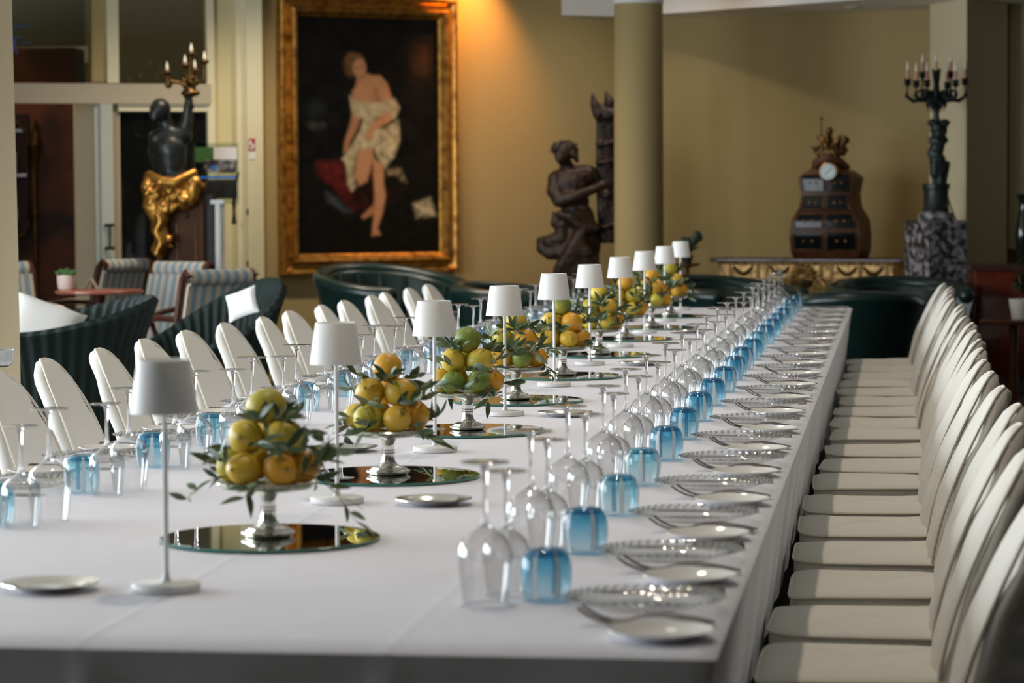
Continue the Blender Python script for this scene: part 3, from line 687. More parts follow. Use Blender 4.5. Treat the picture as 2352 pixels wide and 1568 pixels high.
def lemon_mesh(seed, elong):
    rr = random.Random(seed); q = [rr.random()*6.28 for _ in range(6)]; mb = MB(); R = []; n = 20; m3 = 15
    for j in range(m3+1):
        t_ = PI*(j+.15)/(m3+.3); z = -math.cos(t_); r = math.sin(t_)**.92
        nip = max(0, (abs(z)-.90)/.10); zz = z*elong*(1+.07*nip*(1 if z > 0 else .3))
        R.append([(.034*r*(1+.035*math.sin(2*a+q[0]+z)+.03*math.sin(3*a+q[1]-2*z)+.012*math.sin(7*a+5*z+q[2]))*math.cos(a), .034*r*(1+.03*math.sin(2*a+q[3]+2*z))*math.sin(a), .034*zz*(1+.02*math.sin(a+q[4]))) for a in [2*PI*i/n for i in range(n)]])
    return mb.rings(R)
LM = {}
LKIND = [('lemon_yellow', 'ripe yellow lemon'), ('lemon_pale', 'pale yellow lemon'), ('lemon_green', 'yellow-green lemon'), ('lemon_dark', 'mottled green citron'), ('orange_skin', 'deep orange-yellow lemon')]
for i, (mn, _) in enumerate(LKIND):
    LM[i] = [lemon_mesh(10*i+s_, 1.02+.07*s_ if i != 3 else .95+.05*s_).mesh('lemon', M[mn], 180) for s_ in range(3)]
tipm = MB().lathe([(.0, -.0015), (.0035, -.001), (.004, .0005), (.002, .002), (.0, .0022)], 8, cap=False).mesh('stem_end', M['lemon_tip'], 60)
def leaf_mesh(L, W, bend, mn):
    mb = MB(); C = []; n = 7
    for i in range(n+1):
        u = i/n; w_ = W*math.sin(PI*min(1, u*.97+.02))**.8*(1-.25*u); z = -bend*L*u*u
        C.append([(L*u, -w_, z+.18*w_), (L*u, 0, z), (L*u, w_, z+.18*w_)])
    return mb.rings(C, closed=False, cap=False).mesh('leaf', M[mn], 180)
leafs = [leaf_mesh(.050, .0082, .15, 'leaf_dark'), leaf_mesh(.056, .0090, .3, 'leaf_mid'), leaf_mesh(.044, .0085, .1, 'leaf_pale'), leaf_mesh(.042, .0095, .25, 'leaf_mid'), leaf_mesh(.058, .0085, .35, 'leaf_dark')]
from mathutils.bvhtree import BVHTree
def bvh(me, mw): return BVHTree.FromPolygons([mw @ v.co for v in me.vertices], [tuple(p.vertices) for p in me.polygons])
PILE = []          # what stands or lies on the stand being dressed
FOOT = [c.data for c, _ in fs.parts]
def sprig(base, direction, length, nl, seed, label, group, droop=.35, out=None):
    rr = random.Random(seed); d = Vector(direction).normalized(); side = d.cross(Vector((0, 0, 1)))
    if side.length < .1: side = Vector((1, 0, 0))
    side.normalize(); upv = side.cross(d)
    t = thing('olive_sprig', label, 'sprig', base, 0, group)
    P = []
    for i in range(7):
        u = i/6; P.append(d*length*u+Vector((0, 0, -droop*length*u*u))+side*.06*length*math.sin(u*3+seed))
    MB().tube(P, [.0014-.0008*i/6 for i in range(7)], 5).build('twig', M['stem'], t)
    P0 = Vector(base); mine = []
    for i in range(nl):
        u = .12+.88*i/max(1, nl-1); k_ = min(5, int(u*6)); f = u*6-k_; p = P[k_].lerp(P[k_+1], min(1, f))
        for tries in range(10):      # turn the leaf until it clears the fruit and the other leaves
            ang = (1 if i % 2 else -1)*rr.uniform(.3, 1.2) if i < nl-1 else rr.uniform(-.3, .3)
            tl = rr.uniform(-.5, .9)
            ld = (d*math.cos(ang)+side*math.sin(ang)+upv*math.sin(tl)*.8+Vector((0, 0, -.25*droop*2*u))+(Vector(out)*.12*tries if out else Vector())).normalized()
            nh = (Vector(out) if out else Vector((d.x, d.y, 0)))+Vector((rr.uniform(-.7, .7), rr.uniform(-.7, .7), rr.uniform(.0, .9))); y_ = nh.cross(ld).normalized(); z_ = ld.cross(y_)
            s_ = rr.uniform(.72, 1.06)*(1-.03*tries); me = rr.choice(leafs)
            mx = Matrix.Translation(p) @ Matrix((ld, y_, z_)).transposed().to_4x4() @ Matrix.Scale(s_, 4)
            tr_ = bvh(me, Matrix.Translation(P0) @ mx)
            if not any(tr_.overlap(q) for q in PILE): break
        else: continue
        mine.append(tr_); o = link('leaf', me, t); o.matrix_local = mx
    tw = [c for c in t.children]; PILE.extend(mine)
    return t
SCHEME = [dict(top=2, mid=(1, 1, 1), bot=(0, 4, 4, 0, 1, 2)), dict(top=4, mid=(0, 0, 4), bot=(2, 0, 4, 4, 0, 1)), dict(top=3, mid=(1, 1, 2), bot=(3, 3, 4, 2, 1, 0)), dict(top=1, mid=(2, 4, 1), bot=(4, 3, 4, 0, 1, 2)),
          dict(top=3, mid=(1, 4, 0), bot=(0, 0, 4, 1, 2, 0)), dict(top=1, mid=(2, 0, 1), bot=(2, 1, 4, 0, 4, 1)), dict(top=4, mid=(1, 2, 0), bot=(0, 1, 4, 0, 2, 1)), dict(top=4, mid=(1, 4, 2), bot=(1, 2, 4, 0, 4, 1)), dict(top=2, mid=(1, 0, 1), bot=(4, 4, 4, 0, 1, 2))]
LAYER = {'bot': 'bottom ring', 'mid': 'middle', 'top': 'top'}
lr = random.Random(21)
for k in range(9):
    n_ = ORD[8-k]; x, y = SX[k], SY[k]
    mr_.place((x+.004, y-.004, TZ2+.0006), 0, 'round mirror disc under the %s fruit stand from the sofa end' % n_, 'mirror discs')
    fs.place((x, y, TZ2+.0072), lr.uniform(0, 6), 'footed silver fruit stand, %s from the sofa end' % n_, 'fruit stands')
    zb = TZ2+.0072+.0985; sch = SCHEME[k]; a0 = -PI/2-PI/6+lr.uniform(-.12, .12)
    spots = []
    for i, c in enumerate(sch['bot']): spots.append(('bot', c, a0+i*PI/3, .067, .0328))
    for i, c in enumerate(sch['mid']): spots.append(('mid', c, a0-PI/6+i*2*PI/3, .0420, .0895))
    spots.append(('top', sch['top'], lr.uniform(0, 6), .002, .1455))
    S0 = Matrix.Translation((x, y, TZ2+.0072)); PILE[:] = [bvh(q_, S0) for q_ in FOOT]
    for ly, c, a, r, h in spots:
        me = LM[c][lr.randrange(3)]; o = link('lemon', me, None, (x+r*math.cos(a), y+r*math.sin(a), zb+h))
        tilt = {'bot': lr.choice((1.5, .3, 1.2)), 'mid': lr.choice((1.5, 1.2)), 'top': 1.4}[ly]
        o.rotation_euler = (tilt, lr.uniform(-.15, .15), a+PI/2+(lr.uniform(-.2, .2) if ly == 'bot' else lr.uniform(.5, 1.0) if ly == 'mid' else lr.uniform(0, 6))); s_ = lr.uniform(.92, .95) if ly == 'bot' else lr.uniform(1.0, 1.04)
        for _ in range(14):
            mw = Matrix.LocRotScale(o.location, o.rotation_euler, Vector((s_, s_, s_)))
            tr_ = bvh(me, mw)
            if not any(tr_.overlap(q_) for q_ in PILE): break
            s_ *= .988; o.location.z += .0003
        PILE.append(tr_)
        o.scale = (s_, s_, s_)
        tag(o, '%s, %s of the pile on the %s stand from sofa end' % (LKIND[c][1], LAYER[ly], n_), 'lemon', '%s lemons of one pile, stand %d' % (LAYER[ly], 9-k))
        tp = link('stem_end', tipm, o, (0, 0, .034*1.03*(me.vertices[-1].co.z/.034)))
    labs = ['olive sprig %s, %s fruit stand from sofa end' % (q_, n_) for q_ in ('spreading over the plate rim', 'between the lower and middle lemons', 'under the topmost lemon', 'hanging far over the plate edge')]; lab = labs[3]; grs = ['olive sprigs %s, stand %d' % (q_, 9-k) for q_ in ('at the rim', 'in the middle', 'at the top', 'hanging over')]; gr = grs[3]
    for i in range(20):
        if i < 7: a, r, h, L = a0+PI/6+i*2*PI/7+lr.uniform(-.2, .2), .088, lr.uniform(.012, .045), lr.uniform(.03, .06)
        elif i < 14: a, r, h, L = a0+i*2*PI/7+lr.uniform(-.25, .25), .070, lr.uniform(.066, .085), lr.uniform(.03, .06)
        else: a, r, h, L = lr.uniform(0, 2*PI), .036, .118, lr.uniform(.03, .05)
        ou = Vector((math.cos(a), math.sin(a), 0)); tg = Vector((-math.sin(a), math.cos(a), 0))
        b_ = (x+r*ou.x, y+r*ou.y, zb+h)
        sprig(b_, ou*lr.uniform(.25, .8)+tg*lr.uniform(-1, 1)+Vector((0, 0, lr.uniform(-.5, 1.0))), L, lr.randint(5, 8), 100*k+i, labs[(i > 6)+(i > 13)], grs[(i > 6)+(i > 13)], .3, tuple(ou))
    if k == 0:   # the long sprays that hang over the edge of the nearest stand
        sprig((x+.07, y-.04, zb+.02), (.95, -.2, .05), .115, 10, 991, lab, gr, .75); sprig((x+.05, y-.05, zb+.10), (.9, -.2, .15), .10, 10, 992, lab, gr, .5); sprig((x-.06, y-.06, zb+.02), (-.85, -.4, .0), .08, 8, 993, lab, gr, .5)
t = thing('silver_dish', 'x', 'dish')
MB().lathe([(.0, .0035), (.046, .0035), (.052, .005), (.058, .0095), (.076, .012), (.0805, .0135), (.081, .012), (.06, .0065), (.05, .001), (.046, 0), (.0, 0)], 48, cap=False).build('dish', M['silver'], t, 40)
ds = Proto(t)
for k in range(10):
    sd = 1 if k % 2 == 0 else 0
    ds.place((-1.378 if sd else -.958, LY[k]-.01, TZ2+.0004), 0, 'small round silver dish near the %s lamp from the sofa end' % ORD[9-k], 'silver dishes')

# ------------------------------------------------------------------ furniture and ornaments at the far end
DEPS = None
def blob(name, prims, voxel, m_, par, smooth=6, ang=180):
    """one continuous sculpted surface grown from tapered limbs and masses"""
    mb = MB()
    for p in prims:
        if p[0] == 'c':      # limb: points, radii
            P, Rr = p[1], p[2]; mb.tube(P, Rr, 10)
            for q, r in zip(P, Rr): mb.ball(q, r*.99, 10, 7)
        else: mb.ball(p[1], p[2], 14, 10, p[3] if len(p) > 3 else None)
    o = mb.build(name, m_, None, 180)
    md = o.modifiers.new('r', 'REMESH'); md.mode = 'VOXEL'; md.voxel_size = voxel; md.use_smooth_shade = True
    ms = o.modifiers.new('s', 'SMOOTH'); ms.iterations = smooth; ms.factor = .5
    dg = bpy.context.evaluated_depsgraph_get(); me = bpy.data.meshes.new_from_object(o.evaluated_get(dg))
    me.name = name; o.modifiers.clear(); old = o.data; o.data = me; bpy.data.meshes.remove(old)
    if not me.materials: me.materials.append(m_)
    me.polygons.foreach_set('use_smooth', [True]*len(me.polygons))
    o.parent = par; return o
CAMRZ = yaw
class Lc:
    """local frame of an upright thing that stands at px x0 on the floor at depth d; x to its right, y away, z up"""
    def __init__(s, x0, d): s.x0, s.d = x0, d; s.base = ond(x0, 447, d); s.base.z = 0
    def __call__(s, px, py, y=0.):
        k = s.d/FPX; h = 447-(px-1176)*.005 if False else 446+.005*(1176-px); return Vector(((px-s.x0)*k, y, CZ+(h-py)*k))

def barrel(name, label, cat, loc, rz, a, b, zf, zb, rbase, thick, ribs, m_, rim=None, open_deg=62, flare=.10, seat_z=.40, cushion=None, group=None, buttons=0):
    """tub-shaped seat: open towards local -x, high at the back (+x)"""
    t = thing(name, label, cat, loc, rz, group)
    A = math.radians(180-open_deg); n = max(96, ribs*6) if ribs else 96
    def h(ph): return zf+(zb-zf)*(.5+.5*math.cos(ph*180/(180-open_deg)*.98))**.85
    def rad(ph, tt):      # tt 0 bottom .. 1 top
        f = rbase+(1-rbase)*tt**1.2+flare*max(0, tt-.55)**2*2.2
        return f
    def P(ph, tt, off):
        k = rad(ph, tt); x, y = a*k*math.cos(ph), b*k*math.sin(ph); L = math.hypot(x, y); w_ = .006*math.cos(ribs*ph) if ribs else 0.
        return (x*(1+(off+w_)/L), y*(1+(off+w_)/L), .07+(h(ph)-.07)*tt)
    T = [0, .15, .3, .45, .6, .72, .82, .9, .96, 1.]
    R = []
    for i in range(n+1):
        ph = -A+2*A*i/n
        o_ = [P(ph, tt, 0) for tt in T]; q = P(ph, 1, -thick/2); o_.append((q[0], q[1], q[2]+.022))
        o_ += [P(ph, tt, -thick) for tt in T[::-1] if .07+(h(ph)-.07)*tt > seat_z-.1]
        while len(o_) < 22: o_.append(o_[-1])
        R.append(o_[:22])
    MB().rings(R, closed=True).build('shell', M[m_], t, 60)
    if rim:
        path = [P(-A+2*A*i/80, 1, -thick*.5) for i in range(81)]; mb = MB().tube([(x, y, z) for x, y, z in path], rim, 12)
        mb.ball(path[0], rim, 12, 8); mb.ball(path[-1], rim, 12, 8); mb.build('rolled_rim', M[m_], t, 80)
    k = rad(0, .5)
    MB().lathe([(.3, seat_z-.14), (1.0, seat_z-.14), (1.04, seat_z-.09), (1.03, seat_z-.02), (.96, seat_z), (.0, seat_z+.012)], 40, cap=False).build('seat', M[cushion or m_], t, 60).scale = (a*k*.86, b*k*.86, 1)
    for sx in (-1, 1):
        for sy in (-1, 1): MB().lathe([(.022, 0), (.03, .05), (.03, .09)], 10, (sx*a*.5*rbase, sy*b*.6*rbase, 0)).build('foot', M['mahogany'], t)
    if buttons:
        for row in range(2):
            for i in range(buttons):
                ph = -A*.72+2*A*.72*(i+.5*row)/buttons; q = P(ph, .72+.13*row, -thick-.004); MB().ball(q, .012, 8, 6).build('button', M['green_leather_dark'], t)
            for i in range(buttons):
                if row == 0:
                    ph = -A*.72+2*A*.72*(i+.5)/buttons; MB().tube([P(ph, tt, -thick-.006) for tt in (.62, .7, .8, .9, .98)], [.012, .026, .03, .026, .016], 8).build('tuft', M[m_], t)
    return t
def at(px, d): p = ond(px, 447, d); return (p.x, p.y, 0)
# green wicker armchairs
barrel('wicker_armchair', 'dark green woven wicker armchair beside the pale column', 'armchair', at(128, 13.4), yaw+.38, .44, .36, .74, .895, .74, .05, 44, 'wicker', None, 56, .24, group='wicker armchairs')
barrel('wicker_armchair', 'dark green woven wicker armchair with one small white pillow, beside the striped armchair', 'armchair', at(476, 15.4), yaw+.66, .40, .36, .565, .915, .74, .05, 44, 'wicker', None, 56, .24, group='wicker armchairs')
def pillow(label, loc, s_, rot):
    mb = MB()
    def f(u, v, sg_):
        x, y = u*2-1, v*2-1; k = (1-.10*(1-abs(x)**2)*(abs(y)**3)); e_ = max(0, (1-x**4)*(1-y**4))**.5
        return (x*s_*(1-.10*(1-y*y)), y*s_*(1-.10*(1-x*x)), sg_*.30*s_*e_)
    mb.grid(lambda u, v: f(u, v, 1), 14, 14); mb.grid(lambda u, v: f(u, v, -1), 14, 14)
    o = mb.build('cushion', M['pillow'], None, 180, loc); o.rotation_euler = rot; return tag(o, label, 'cushion')
p = ond(85, 712, 13.4); pillow('large white cushion lying in the wicker armchair by the column', (p.x, p.y+.04, .76), .19, (.75, .35, yaw+.1))
p = ond(550, 700, 15.4); pillow('small white square cushion in the wicker armchair by the striped chair', (p.x+.01, p.y+.02, .80), .092, (1.0, -.35, yaw-.2))
# green leather tub sofas
barrel('tub_sofa', 'dark green buttoned leather tub sofa under the painting', 'sofa', at(905, 19.3), yaw+PI/2+.65, .56, .54, .72, .865, .80, .11, 0, 'green_leather', .055, 40, .10, group='green leather sofas', buttons=9)
barrel('tub_sofa', 'dark green leather tub sofa in front of the carved statue', 'sofa', at(1200, 18.6), yaw+PI-.5, .48, .44, .70, .76, .80, .11, 0, 'green_leather', .055, 60, .10, group='green leather sofas')
barrel('tub_sofa', 'dark green leather tub sofa left of the gilt console, behind the lamps', 'sofa', at(1690, 19.0), yaw+2.2, .52, .48, .70, .78, .80, .11, 0, 'green_leather', .055, 60, .10, group='green leather sofas')
barrel('tub_sofa', 'dark green leather tub sofa standing right behind the table end', 'sofa', at(1955, 17.6), yaw-PI/2, .52, .46, .66, .735, .84, .12, 0, 'green_leather', .058, 60, .08, group='green leather sofas')
barrel('tub_sofa', 'dark green leather tub sofa beneath the marble pedestal', 'sofa', at(2070, 19.0), yaw+PI/2, .60, .50, .70, .76, .82, .12, 0, 'green_leather', .055, 60, .08, group='green leather sofas')
# striped armchairs round a small red table
def striped_chair(label, loc, rz):
    t = thing('striped_armchair', label, 'armchair', loc, rz, 'striped armchairs')
    def cx(s_): return .20+.10*s_**1.5
    nst = 13
    for i in range(nst):
        y0, y1 = -.22+.44*i/nst, -.22+.44*(i+1)/nst; mb = MB(); R = []
        for s_ in (0, .2, .4, .6, .8, .95):
            x = cx(s_); z = .40+.50*s_; b_ = .025*(1-((y0+y1)/2/.22)**2); R.append([(x-.05-b_, y0, z), (x-.05-b_, y1, z), (x+.035, y1, z), (x+.035, y0, z)])
        mb.rings(R); mb.build('back_stripe', M['stripe_cream' if i % 2 == 0 else 'stripe_blue'], t, 60)
        rr_ = .048; mb = MB(); R = [[(cx(1)+.02+rr_*math.cos(a), yy, .91+rr_*math.sin(a)) for a in [2*PI*k/12 for k in range(12)]] for yy in (y0, y1)]
        mb.rings(R); mb.build('roll_stripe', M['stripe_cream' if i % 2 == 0 else 'stripe_blue'], t, 60)
        MB().rings([[(x, y0, z) for x, z in ((-.28, .33), (-.30, .38), (-.28, .43), (.0, .455), (.19, .44), (.19, .33))], [(x, y1, z) for x, z in ((-.28, .33), (-.30, .38), (-.28, .43), (.0, .455), (.19, .44), (.19, .33))]]).build('seat_stripe', M['stripe_cream' if i % 2 == 0 else 'stripe_blue'], t, 50)
    for sy in (-1, 1):
        y = sy*.24
        MB().tube([(cx(s_)-.01, y, .38+.52*s_) for s_ in (0, .2, .4, .6, .8, 1)]+[(cx(1)+.03, y, .945), (cx(1)+.065, y, .92), (cx(1)+.05, y, .885)], .022, 8).build('back_post', M['mahogany'], t)
        MB().tube([(.24, y, .66), (.05, y*1.05, .665), (-.16, y*1.08, .64), (-.25, y*1.06, .62), (-.27, y*1.05, .585), (-.24, y*1.04, .56), (-.20, y*1.03, .48), (-.24, y, .36)], .02, 8).build('arm', M['mahogany'], t)
        MB().tube([(-.25, y, .38), (-.27, y, .2), (-.25, y, 0)], [.026, .02, .014], 8).build('leg', M['mahogany'], t)
        MB().tube([(.20, y, .40), (.24, y, .2), (.31, y, 0)], [.024, .02, .014], 8).build('leg', M['mahogany'], t)
    MB().box(-.27, .2, -.23, .23, .29, .34).build('seat_rail', M['mahogany'], t, 0)
    return t
striped_chair('blue striped armchair seen from the front, beside the pedestal with gilt drapery', at(340, 18.4), yaw+PI/2-.62)
striped_chair('blue striped armchair seen from behind, next to the wicker armchair with a small pillow', at(430, 16.9), yaw-PI/2+.72)
striped_chair('blue striped armchair by the column, in front of the bookcase', at(38, 18.6), yaw+PI/2+.62)
striped_chair('blue striped armchair seen from behind the potted plant, by the sliding door', at(204, 19.75), yaw-PI/2+1.0)
lc = Lc(225, 18.0); zt = lc(225, 664)[2]
t = thing('side_table', 'oval polished red-brown side table carrying a potted succulent', 'table', lc.base, yaw)
MB().lathe([(.0, zt), (.27, zt), (.285, zt-.008), (.285, zt-.02), (.27, zt-.03), (.0, zt-.03)], 48, cap=False).build('table_top', M['red_table'], t).scale = (1.0, .8, 1)
MB().lathe([(.05, zt-.03), (.03, zt-.1), (.03, .25), (.05, .15), (.06, .1)], 16).build('column', M['mahogany'], t)
for k in range(3):
    a = 2*PI*k/3+.5; MB().tube([(.04*math.cos(a), .04*math.sin(a), .16), (.16*math.cos(a), .16*math.sin(a), .1), (.28*math.cos(a), .28*math.sin(a), .02)], [.025, .022, .018], 8).build('foot', M['mahogany'], t)
q = lc(151, 664); M3 = Matrix.Rotation(yaw, 3, 'Z'); pb = lc.base+M3 @ Vector((q.x, -.02, 0))
t = thing('potted_succulent', 'small green succulent in a pale pink pot on the red side table', 'plant', (pb.x, pb.y, zt+.001))
MB().lathe([(.0, 0), (.046, 0), (.054, .008), (.060, .06), (.060, .095), (.055, .095), (.055, .085), (.0, .085)], 28, cap=False).build('pot', M['pot_pink'], t)
sr = random.Random(4); lm = MB().ball((0, 0, .02), (.011, .007, .022), 8, 6).mesh('leaf', M['plant'], 180)
for k in range(46):
    a = sr.uniform(0, 6.28); r = .062*math.sqrt(sr.random()); o = link('leaf', lm, t, (r*math.cos(a), r*math.sin(a), .085+.022*(1-r/.07))); o.rotation_euler = (sr.uniform(-.9, .9), sr.uniform(-.9, .9), a)
q = lc(205, 655); pb = lc.base+M3 @ Vector((q.x, .04, 0))
t = thing('menu_stand', 'small folded menu stand on the red side table by the succulent', 'menu', (pb.x, pb.y, zt+.001), yaw)
for sg_ in (-1, 1): MB().rings([[(sg_*.045, -.04, 0), (sg_*.045, .04, 0), (sg_*.042, .04, 0), (sg_*.042, -.04, 0)], [(0, -.04, .075), (0, .04, .075), (-sg_*.003, .04, .075), (-sg_*.003, -.04, .075)]]).build('panel', M['trim_grey'], t, 0)

# carved wooden statue with a torch bundle
lc = Lc(1325, 21.3); t = thing('carved_statue', 'dark carved wooden statue of a draped figure holding a torch bundle', 'statue', lc.base, yaw)
e = lambda px, py, y=0.: tuple(lc(px, py, y))
k = lc.d/FPX
body = [('e', e(1293, 353, -.03), (.068, .085, .092)), ('c', [e(1286, 350, -.06), e(1279, 357, -.08), e(1284, 366, -.08)], [.03, .022, .03]), ('c', [e(1299, 372), e(1306, 392)], [.05, .058]),
  ('c', [e(1280, 411), e(1308, 408), e(1350, 402)], [.075, .10, .085]), ('e', e(1311, 425, -.02), (.135, .10, .11)), ('e', e(1318, 462), (.12, .10, .12)),
  ('c', [e(1277, 412, -.02), e(1272, 438, -.06), e(1283, 461, -.12)], [.068, .062, .052]), ('c', [e(1283, 461, -.12), e(1322, 450, -.16), e(1372, 430, -.14)], [.052, .046, .034]), ('e', e(1382, 425, -.13), (.045, .035, .04)),
  ('c', [e(1354, 402, .0), e(1378, 428, .02), e(1392, 448, -.06)], [.075, .055, .04]), ('e', e(1325, 505), (.14, .12, .15))]
blob('figure', body, .012, M['carved_wood'], t, 2)
hr = random.Random(2); hair = [('e', e(1297, 344, .0), (.078, .09, .066))]
for i in range(60):
    a = hr.uniform(-3.3, .75); q_ = hr.uniform(.75, 1.12); y_ = hr.uniform(-.08, .08); c0 = (1297+24*math.cos(a)*q_*.85, 346+18*math.sin(a)*q_*.85); c1 = (1297+30*math.cos(a+hr.uniform(-.2, .2))*q_, 346+23*math.sin(a+hr.uniform(-.2, .2))*q_)
    hair.append(('c', [e(*c0, y_), e(*c1, y_*1.2)], [.026, .009]))
hair += [('c', [e(1318, 352), e(1326, 370)], [.035, .016])]
blob('hair_wreath', hair, .009, M['carved_wood'], t, 1)
dr = []
for i in range(9): dr.append(('c', [e(1284+i*3, 490+i*3, -.10+.01*i), e(1310+i*4, 498+i*4, -.14), e(1346+i*3, 484+i*5, -.10)], [.028, .036, .026]))
for i in range(8):
    x = 1282+i*12; dr.append(('c', [e(1345-i*2, 515+i*6, -.10), e(1318+i*4, 560+i*3, -.15), e(x, 620, -.12), e(x+4, 700, -.10), e(x+6, 800, -.1)], [.04, .05, .05, .055, .06]))
dr += [('e', e(1330, 560), (.17, .14, .2)), ('e', e(1328, 640), (.16, .14, .25)), ('c', [e(1328, 600), e(1330, 860)], [.17, .20])]
dr += [('c', [e(1290, 545, -.06), e(1262, 555, -.04), e(1238, 548, -.02)], [.07, .06, .02]), ('c', [e(1288, 575, -.06), e(1262, 582, -.04), e(1243, 570, -.02), e(1236, 552, -.02)], [.07, .05, .045, .02]), ('c', [e(1292, 520, -.06), e(1274, 512, -.06), e(1272, 490, -.05)], [.05, .04, .02])]
blob('drapery', dr, .013, M['carved_wood'], t, 1)
tb = []
for i in range(7):
    o_ = -18+6*i; tb.append(('c', [e(1396+o_*.75, 550, .02), e(1394+o_*.95, 420, .02), e(1394+o_*.9, 300, .02), e(1392+o_*.85, 262, .02)], [.03, .03, .028, .026]))
tb += [('c', [e(1376, 262), e(1366, 240), e(1361, 215)], [.05, .035, .01]), ('c', [e(1398, 262), e(1402, 236), e(1391, 210)], [.055, .045, .01]), ('c', [e(1386, 265), e(1382, 250), e(1380, 238)], [.04, .03, .008]), ('c', [e(1412, 262), e(1418, 240)], [.05, .012])]
for py in (330, 372, 520): tb.append(('c', [e(1372, py, -.02), e(1394, py, -.06), e(1414, py, -.02)], [.02, .022, .02]))
blob('torch_bundle', tb, .011, M['carved_wood'], t, 1)
MB().lathe([(.26, 0), (.26, .12), (.22, .14), (.2, .2)], 24).build('plinth', M['carved_wood'], t)

# bronze torch-bearer with gilt drapery on a wooden pedestal
lc = Lc(415, 19.7); t = thing('bronze_torchere', 'dark bronze bust raising a candelabrum, wrapped in gilt drapery', 'statue', lc.base, yaw)
e = lambda px, py, y=0.: tuple(lc(px, py, y))
blob('figure', [('e', e(371, 252, -.02), (.078, .088, .082)), ('c', [e(362, 262, -.06), e(360, 272, -.08)], [.05, .03]), ('c', [e(378, 272), e(390, 298)], [.045, .055]), ('c', [e(362, 318), e(392, 312), e(422, 312)], [.065, .075, .07]),
  ('e', e(393, 338, -.02), (.12, .09, .095)), ('c', [e(394, 345), e(397, 380), e(397, 412)], [.115, .10, .11]), ('c', [e(423, 310), e(432, 275, -.01), e(436, 240, -.02)], [.058, .045, .034]), ('e', e(437, 234, -.02), (.034, .03, .045)),
  ('c', [e(437, 232), e(446, 246)], [.02, .012]), ('c', [e(362, 318), e(352, 350, .04), e(362, 388, .08)], [.055, .045, .04])], .013, M['bronze'], t, 3)
gd = random.Random(8); gl = [('e', e(365, 455), (.088, .09, .16)), ('e', e(420, 448), (.095, .09, .12)), ('c', [e(346, 402, -.04), e(375, 418, -.09), e(405, 420, -.09), e(447, 396, -.04)], [.035, .045, .045, .03]), ('c', [e(447, 392, -.02), e(449, 420, -.04), e(440, 460, -.05)], [.02, .05, .045]),
  ('c', [e(343, 402, -.03), e(340, 430, -.06), e(346, 470, -.06), e(366, 500, -.06), e(374, 540, -.06), e(372, 565, -.05), e(366, 596, -.03)], [.03, .045, .05, .06, .05, .045, .02])]
for i in range(24):
    x, y_ = gd.uniform(345, 440), gd.uniform(405, 480); gl.append(('c', [e(x, y_, -.085), e(x+gd.uniform(-8, 8), y_+14, -.10), e(x+gd.uniform(-10, 10), y_+28, -.085)], [.012, .022, .012]))
for i in range(12):
    y_ = 485+i*8; x = 368+5*math.sin(i); gl.append(('c', [e(x-12, y_, -.08), e(x, y_+8, -.11), e(x+14, y_+2, -.08)], [.012, .026, .012]))
gl += [('c', [e(374, 545, -.07), e(392, 548, -.08), e(398, 538, -.06)], [.03, .025, .01]), ('c', [e(380, 560, -.06), e(398, 566, -.06)], [.025, .008])]
blob('gilt_drapery', gl, .009, M['gilt'], t, 1)
ca = [('c', [e(436, 238), e(434, 222), e(440, 205), e(441, 180), e(443, 128)], [.02, .03, .04, .028, .014]), ('e', e(440, 214), (.07, .06, .03))]
CUPS = [(387, 166, 0.), (443, 124, 0.), (473, 142, 0.), (433, 152, -.12), (446, 160, .12)]
for cx_, cy_, yy in CUPS:
    if cx_ != 443: ca.append(('c', [e(440, 196), e((440+cx_)/2, 190, yy*.6), e(cx_+(4 if cx_ < 440 else -2), 186, yy), e(cx_, cy_+2, yy)], [.022, .014, .014, .012]))
    ca.append(('e', e(cx_, cy_, yy), (.035, .035, .018)))
ca += [('c', [e(389, 176), e(390, 195)], [.02, .028])]
for i in range(14):
    a = gd.uniform(0, 6.28); ca.append(('c', [e(440, 200), e(440+22*math.cos(a), 190+16*math.sin(a), gd.uniform(-.06, .06))], [.02, .008]))
blob('candelabrum', ca, .008, M['gilt_dark'], t, 1)
for cx_, cy_, yy in CUPS:
    q = e(cx_, cy_-3, yy); MB().lathe([(.008, 0), (.012, .012), (.011, .03), (.004, .055), (.001, .065)], 10, q).build('flame_bulb', M['bulb'], t)
x0, x1 = e(385, 500)[0], e(466, 500)[0]; zt = e(0, 455)[2]
MB().box(x0, x1, .02, .30, 0, zt).build('pedestal', M['walnut'], t, 0)
for xx in (.25, .78): MB().box(x0+(x1-x0)*xx-.006, x0+(x1-x0)*xx+.006, .010, .02, .2, e(0, 515)[2]).build('gilt_strip', M['gilt_dark'], t, 0)
MB().ball((x0+(x1-x0)*.52, .015, e(0, 497)[2]), .018).build('rosette', M['gilt_dark'], t)
MB().box(x1, x1+.06, .06, .34, 0, zt+.02).build('pedestal_shade_slab', M['black'], t, 0)  # black slab added to stand in for shade beside the pedestal

